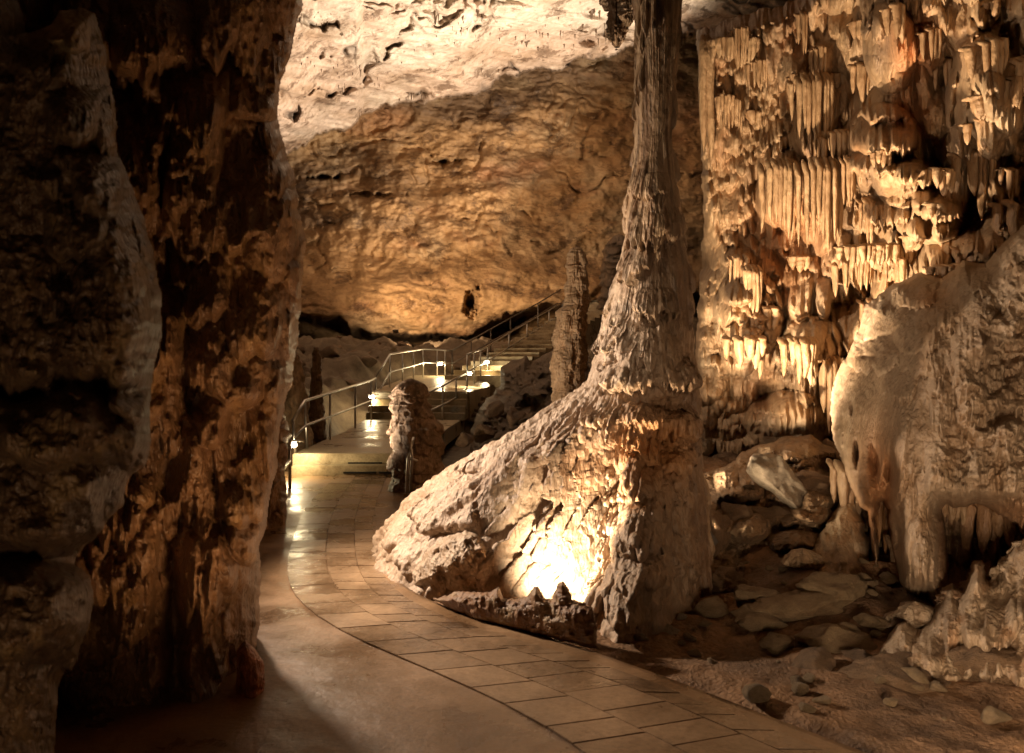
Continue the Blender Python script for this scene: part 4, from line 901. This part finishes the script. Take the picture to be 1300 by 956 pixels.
# ================================================================== RAILINGS
def railing(name, label, tops, bases, midf=.5, r=.026, mat='metal', extra=None, ends=True):
    """tops/bases: (px, py, Y) of every post; rails follow the tops"""
    T = [P(*t) for t in tops]; Bs = [P(*b) for b in bases]
    root = empty(name, tuple(Bs[0])); tag(root, label, 'railing', 'steel railings along the visitor path')
    MB().tube(T, r, 8).build('handrail', M[mat], root, True)
    MB().tube([t+(b-t)*midf for t, b in zip(T, Bs)], r*.85, 8).build('mid_rail', M[mat], root, True)
    for t, b in zip(T, Bs):
        MB().tube([b-np.array([0, 0, .05]), t-np.array([0, 0, r*.5])], r*.85, 8).build('post', M[mat], root, True)
    return root
railing('railing', 'steel railing along the left edge of the lower deck, rising from the reddish column',
        [(372, 534, 11.9), (387, 509, 12.6), (419, 499, 14.1), (451, 489, 16.8), (471, 483, 19.), (477, 480, 20.9)], [(375, 577, 11.9), (390, 571, 12.6), (419, 558, 14.1), (451, 544, 16.8), (471, 534, 19.), (477, 529, 20.9)])
railing('railing', 'steel railing around the outer side of the upper landing',
        [(477, 480, 20.9), (495, 450, 21.6), (511, 447, 22.6), (525, 445, 23.6), (537, 443, 24.6), (555, 444, 25.2), (565, 445, 25.3), (574, 445, 25.5)], [(477, 529, 20.9), (495, 495, 21.6), (511, 489, 22.6), (525, 484, 23.6), (537, 478, 24.6), (555, 478, 25.2), (565, 478, 25.3), (574, 478, 25.5)])
railing('railing', 'thin railing climbing the far stairs along the brown wall',
        [(574, 445, 25.5), (598, 432, 26.8), (623, 418, 28.3), (648, 404, 30.), (683, 385, 32.5), (714, 366, 35.), (745, 354, 38.)], [(574, 478, 25.5), (598, 465, 26.8), (623, 450, 28.3), (648, 436, 30.), (683, 415, 32.5), (714, 396, 35.), (745, 380, 38.)], mat='metal_dark')
railing('railing', 'railing on the near side of the far stairs starting at the landing corner',
        [(593, 450, 21.8), (602, 447, 22.6), (610, 444, 23.4), (619, 440, 24.4), (646, 423, 27), (669, 410, 29), (697, 394, 31.5), (724, 377, 34.)], [(593, 494, 21.8), (602, 488, 22.6), (610, 483, 23.4), (619, 478, 24.4), (646, 459, 27), (669, 443, 29), (697, 424, 31.5), (724, 405, 34.)])
railing('railing', 'short railing on the right side of the steps from deck to landing',
        [(539, 501, 18.6), (562, 490, 19.2), (579, 480, 20.2), (593, 474, 21.2)], [(539, 548, 18.6), (562, 538, 19.2), (579, 530, 20.2), (593, 510, 21.2)])
railing('railing', 'nearest railing end beside the foot of the reddish column',
        [(343, 578, 8.7), (358, 563, 9.4), (368, 553, 10.4)], [(343, 650, 8.7), (357, 634, 9.4), (368, 617, 10.4)], mat='metal')
railing('railing', 'railing beside the lamp at the very top of the far stairs',
        [(748, 356, 36.), (757, 353, 36.5), (770, 345, 37.)], [(748, 384, 36.), (757, 380, 36.5), (770, 374, 37.)])
# twin handrail end on its concrete base at the slope's foot
pe = G(519, 641); e = empty('handrail_end', tuple(pe)); tag(e, 'two short bright steel tubes on a concrete block at the left foot of the slope', 'railing')
Ye = pe[1]
MB().box(tuple(P(517, 640, Ye)), (.075, .09, .26), bev=.01).build('base_block', M['deck'], e)
MB().tube([P(516, 626, Ye), P(518, 582, Ye), P(523, 564, Ye), P(525, 556, Ye+.1)], .017, 8).build('tube', M['metal'], e, True)
MB().tube([P(521, 626, Ye+.03), P(523, 580, Ye+.03), P(522, 570, Ye)], .017, 8).build('tube', M['metal'], e, True)
MB().tube([P(517, 583, Ye), P(524, 583, Ye), P(530, 585, Ye)], .014, 8).build('cross_bar', M['metal'], e, True)

# ================================================================== LAMPS
def light(name, loc, power, col=(1., .72, .42), size=.05, kind='POINT', tgt=None, cone=90, blend=.3, parent=None):
    l = bpy.data.lights.new(name, kind); l.energy = power; l.color = col; l.shadow_soft_size = size
    if kind == 'SPOT': l.spot_size = math.radians(cone); l.spot_blend = blend
    o = bpy.data.objects.new(name, l); C.objects.link(o); o.location = loc
    if tgt is not None: o.rotation_euler = (Vector(tgt)-Vector(loc)).to_track_quat('-Z', 'Y').to_euler()
    return o
LK = 1.0
def post_lamp(px, py, Y, power, label, s=.045, off=(0, -.09, -.06)):
    p = P(px, py, Y); root = empty('post_lamp', tuple(p)); tag(root, label, 'lamp', 'small lamps on the railing posts')
    bm = bmesh.new(); bmesh.ops.create_uvsphere(bm, u_segments=16, v_segments=10, radius=s); bmesh.ops.scale(bm, vec=(1.3, 1, .7), verts=bm.verts)
    m = bpy.data.meshes.new('bulb'); bm.to_mesh(m); bm.free(); m.materials.append(M['bulb']); o = bpy.data.objects.new('bulb', m); C.objects.link(o); o.parent = root
    MB().box((p[0], p[1], p[2]+s*1.15), (s*3.4, s*2.6, s*.5), bev=s*.1).build('hood', M['metal'], root)
    MB().tube([p+np.array([0, 0, s*1.3]), p+np.array([s*3.2, .03, s*1.0])], s*.28, 6).build('bracket', M['metal'], root, True)
    light('lamp_light', p+np.array(off), power, (1., .78, .42), .05)
post_lamp(371.5, 565, 11.5, 30, 'glowing lamp on the rail post by the deck front steps', .05)
post_lamp(472, 504, 20.3, 32, 'glowing lamp at the top of the lower deck railing', .055)
post_lamp(559, 462, 24.9, 34, 'glowing lamp under the far rail of the upper landing', .055, (0, -.1, -.05))
post_lamp(596, 474.5, 21.6, 20, 'glowing lamp at the landing corner, lower of the pair', .05)
post_lamp(618, 460, 24.1, 30, 'glowing lamp where the far stairs begin, upper of the pair', .055)
post_lamp(754, 362, 36., 160, 'glowing lamp at the top of the far stairs', .2)
WARM = (1., .66, .34); PALE = (1., .82, .64)
def flood(name, label, loc, tgt, power, col, cone, blend=.5, size=.06, housing=True):
    root = empty('floodlight', loc); tag(root, label, 'floodlight', 'hidden floodlights')
    rot = (Vector(tgt)-Vector(loc)).to_track_quat('-Z', 'Y').to_euler()
    b = MB().box((0, 0, .09), (.2, .14, .08), bev=.012); 
    o = b.build('housing', M['metal_dark']); o.parent = root; root.rotation_euler = rot
    light(name, loc, power, col, size, 'SPOT', tgt, cone, blend)
flood('alcove_flood', 'floodlight hidden behind the low rock rim aimed into the hollow', (.2, 4.92, .1), (.58, 5.8, .42), 130, (1., .76, .48), 100, .85, .05)
flood('added_terrace_light', 'added smaller spot beside the floodlight behind the low rock rim, aimed at the ledges', (.1, 4.97, .1), (1.0, 5.45, 1.42), 210, (1., .74, .46), 44, .5, .03)  # extra lamp added to brighten the fringed ledges
flood('slope_flood', 'floodlight behind the reddish column aimed across the path at the slope', (-2.25, 6.1, 1.9), (.2, 6.0, .9), 480, (1., .78, .58), 130, .7, .1)
flood('stair_flood', 'floodlight behind the reddish column aimed past the slope at the slender stalagmite', (-2.95, 9.7, .4), (1.0, 13, 2.2), 620, (1., .77, .54), 66, 1., .08)
flood('shaft_flood', 'floodlight behind the reddish column aimed up at the great shaft', (-2.2, 5.0, 3.2), (1., 5.9, 3.2), 120, (1., .76, .52), 80, .7, .1)
flood('wall_flood', 'floodlight behind the great column aimed up at the flowstone wall', (1.3, 7.15, .4), (4.1, 8.9, 6.2), 1750, (1., .77, .52), 112, .8, .1)
flood('flank_flood', 'floodlight behind the foot of the great column aimed at the pale canopy flank', (1.55, 6.15, .35), (3.4, 6.6, 1.9), 80, (1., .76, .5), 100, .9, .1)
flood('hall_flood', 'floodlight behind the great column aimed at the pale ceiling', (5.4, 27., 3.5), (-3.8, 28, 17), 14500, (1., .82, .62), 108, .3, .2)
flood('back_flood', 'floodlight on the rubble aimed at the brown back wall', (-4.2, 29., 2.9), (-1.5, 38, 7.), 2500, (1., .72, .45), 110, .9, .2)
flood('added_front_fill', 'added fill light outside the frame aimed at the left columns', (-.5, .3, .5), (-2.0, 3.0, 2.0), 24, (1., .62, .34), 84, .8, .3)  # unseen fill, added to open up the near columns
flood('column_flood', 'floodlight outside the frame aimed at the reddish column', (-.5, 2.85, .06), (-1.9, 4.1, 2.3), 72, (1., .6, .28), 92, .9, .15)
flood('added_canopy_fill', 'added soft fill light outside the frame aimed at the pale canopy', (1.35, 1.9, .2), (3.6, 5.6, 1.4), 260, (1., .72, .47), 92, .9, .3)  # unseen soft fill, added to light canopy and soil from the front

# ================================================================== CEILING STALACTITES
def stalactite(p, L, r, mat, label, group, sd, name='stalactite'):
    o = lathe(name, (0, 0), [-L, -L*.6, -L*.2, 0, L*.08], [r*.1, r*.4, r*.8, r*1.6, r*2.2], [r*.1, r*.4, r*.8, r*1.6, r*2.2], mat, 1., 14, 26, amp=r*.25, nfl=r*.15, sd=sd, cap=False)
    o.location = p; o.rotation_euler = (0, 0, sd); return tag(o, label, 'stalactite', group)
var = []
g = random.Random(3)
def vaultY(px, py):
    yl = np.interp(px, LIPX, LIPY); return (37+2.*(px-350)/500)*(465-yl)/(465-py)*.96
protos = []
for i in range(250):
    if i < 22 or i > 150: px = 352+110*g.random()**1.4; py = g.uniform(20, 190)
    elif i < 40: px = g.uniform(505, 560); py = np.interp(px, LIPX, LIPY)-g.uniform(0, 3)
    elif i < 80:
        px = g.uniform(360, 640); py = g.uniform(5, 120)
    else: px = g.uniform(500, 780); py = g.uniform(0, 60)+20
    py = min(py, np.interp(px, LIPX, LIPY)-1)
    Y = float(vaultY(px, py))*.985; L = g.uniform(.25, .9)*(1.5 if i < 22 or i > 150 else 1)
    if len(protos) < 6:
        o = stalactite(P(px, py, Y), 1., .09, M['tiny'], 'small dark stalactite hanging from the bright pale ceiling', 'small stalactites on the pale ceiling', i+1); protos.append(o)
    else:
        o = protos[i % 6].copy(); C.objects.link(o)
    o.location = P(px, py, Y)+np.array([0, 0, .12]); o.scale = (g.uniform(.4, .9),)*2+(L,)
def hang(px0, px1, pyb, Y, top, label, tintc, sd):
    w = (px1-px0)/2; c = (px0+px1)/2
    prof = [(top, px0-w*.2, px1+w*.2), (top*.4+pyb*.6, px0, px1), (pyb-12, px0+w*.25, px1-w*.25), (pyb, c-w*.25, c+w*.25)]
    prof = sorted(prof, key=lambda r: -r[0]); zs = [H-(p[0]-HZ)/F*Y for p in prof]; ax = (c-650)/F*Y
    o = lathe('hanging_stalactite', (ax, Y), zs, [(c-p[1])/F*Y for p in prof], [(p[2]-c)/F*Y for p in prof], M['column'], .9, 120, 260, amp=.045, nfl=.04, sd=sd,
              tint=lambda T, Z, q: tintmix(tintc, [tuple(k*.5 for k in tintc)], [np.clip(fbm(T*2, Z*3, 4, sd)*1.5, 0, 1)]))
    tag(o, label, 'stalactite')
hang(776, 792, 60, 7.2, -260, 'dark blunt stalactite hanging just left of the great shaft', (.2, .13, .08), 61)
hang(790, 803, 34, 7.0, -260, 'shorter dark stalactite squeezed between the blunt one and the great shaft', (.22, .15, .09), 62)
hang(763, 776, 14, 7.4, -260, 'shortest dark stalactite at the top frame edge left of the great shaft', (.16, .11, .07), 63)
hang(1138, 1172, 96, 8.0, -260, 'bulbous orange stalactite hanging on the upper flowstone wall', (.45, .19, .07), 64)

# ================================================================== WORLD, CAMERA
w = bpy.data.worlds.new('World'); bpy.context.scene.world = w; w.use_nodes = True
bg = w.node_tree.nodes['Background']; bg.inputs[0].default_value = (.5, .4, .45, 1); bg.inputs[1].default_value = .002
cd = bpy.data.cameras.new('camera'); cam = bpy.data.objects.new('camera', cd); C.objects.link(cam)
cam.location = (0, 0, H); cam.rotation_euler = (math.radians(90), 0, 0)
cd.sensor_width = 36; cd.lens = F/1300*36; cd.shift_y = -(478-HZ)/1300; cd.clip_end = 300; cd.clip_start = .05
cd.dof.use_dof = True; cd.dof.focus_distance = 9.; cd.dof.aperture_fstop = 4.
S = bpy.context.scene; S.camera = cam
S.view_settings.view_transform = 'Standard'; S.view_settings.look = 'None'; S.view_settings.exposure = .45; S.view_settings.gamma = 1
S.cycles.use_denoising = True; S.cycles.use_adaptive_sampling = True; S.cycles.adaptive_threshold = .03; S.cycles.max_bounces = 4; S.cycles.diffuse_bounces = 3; S.cycles.glossy_bounces = 2; S.cycles.transmission_bounces = 0
S.cycles.sample_clamp_indirect = 4; S.cycles.caustics_reflective = False; S.cycles.caustics_refractive = False
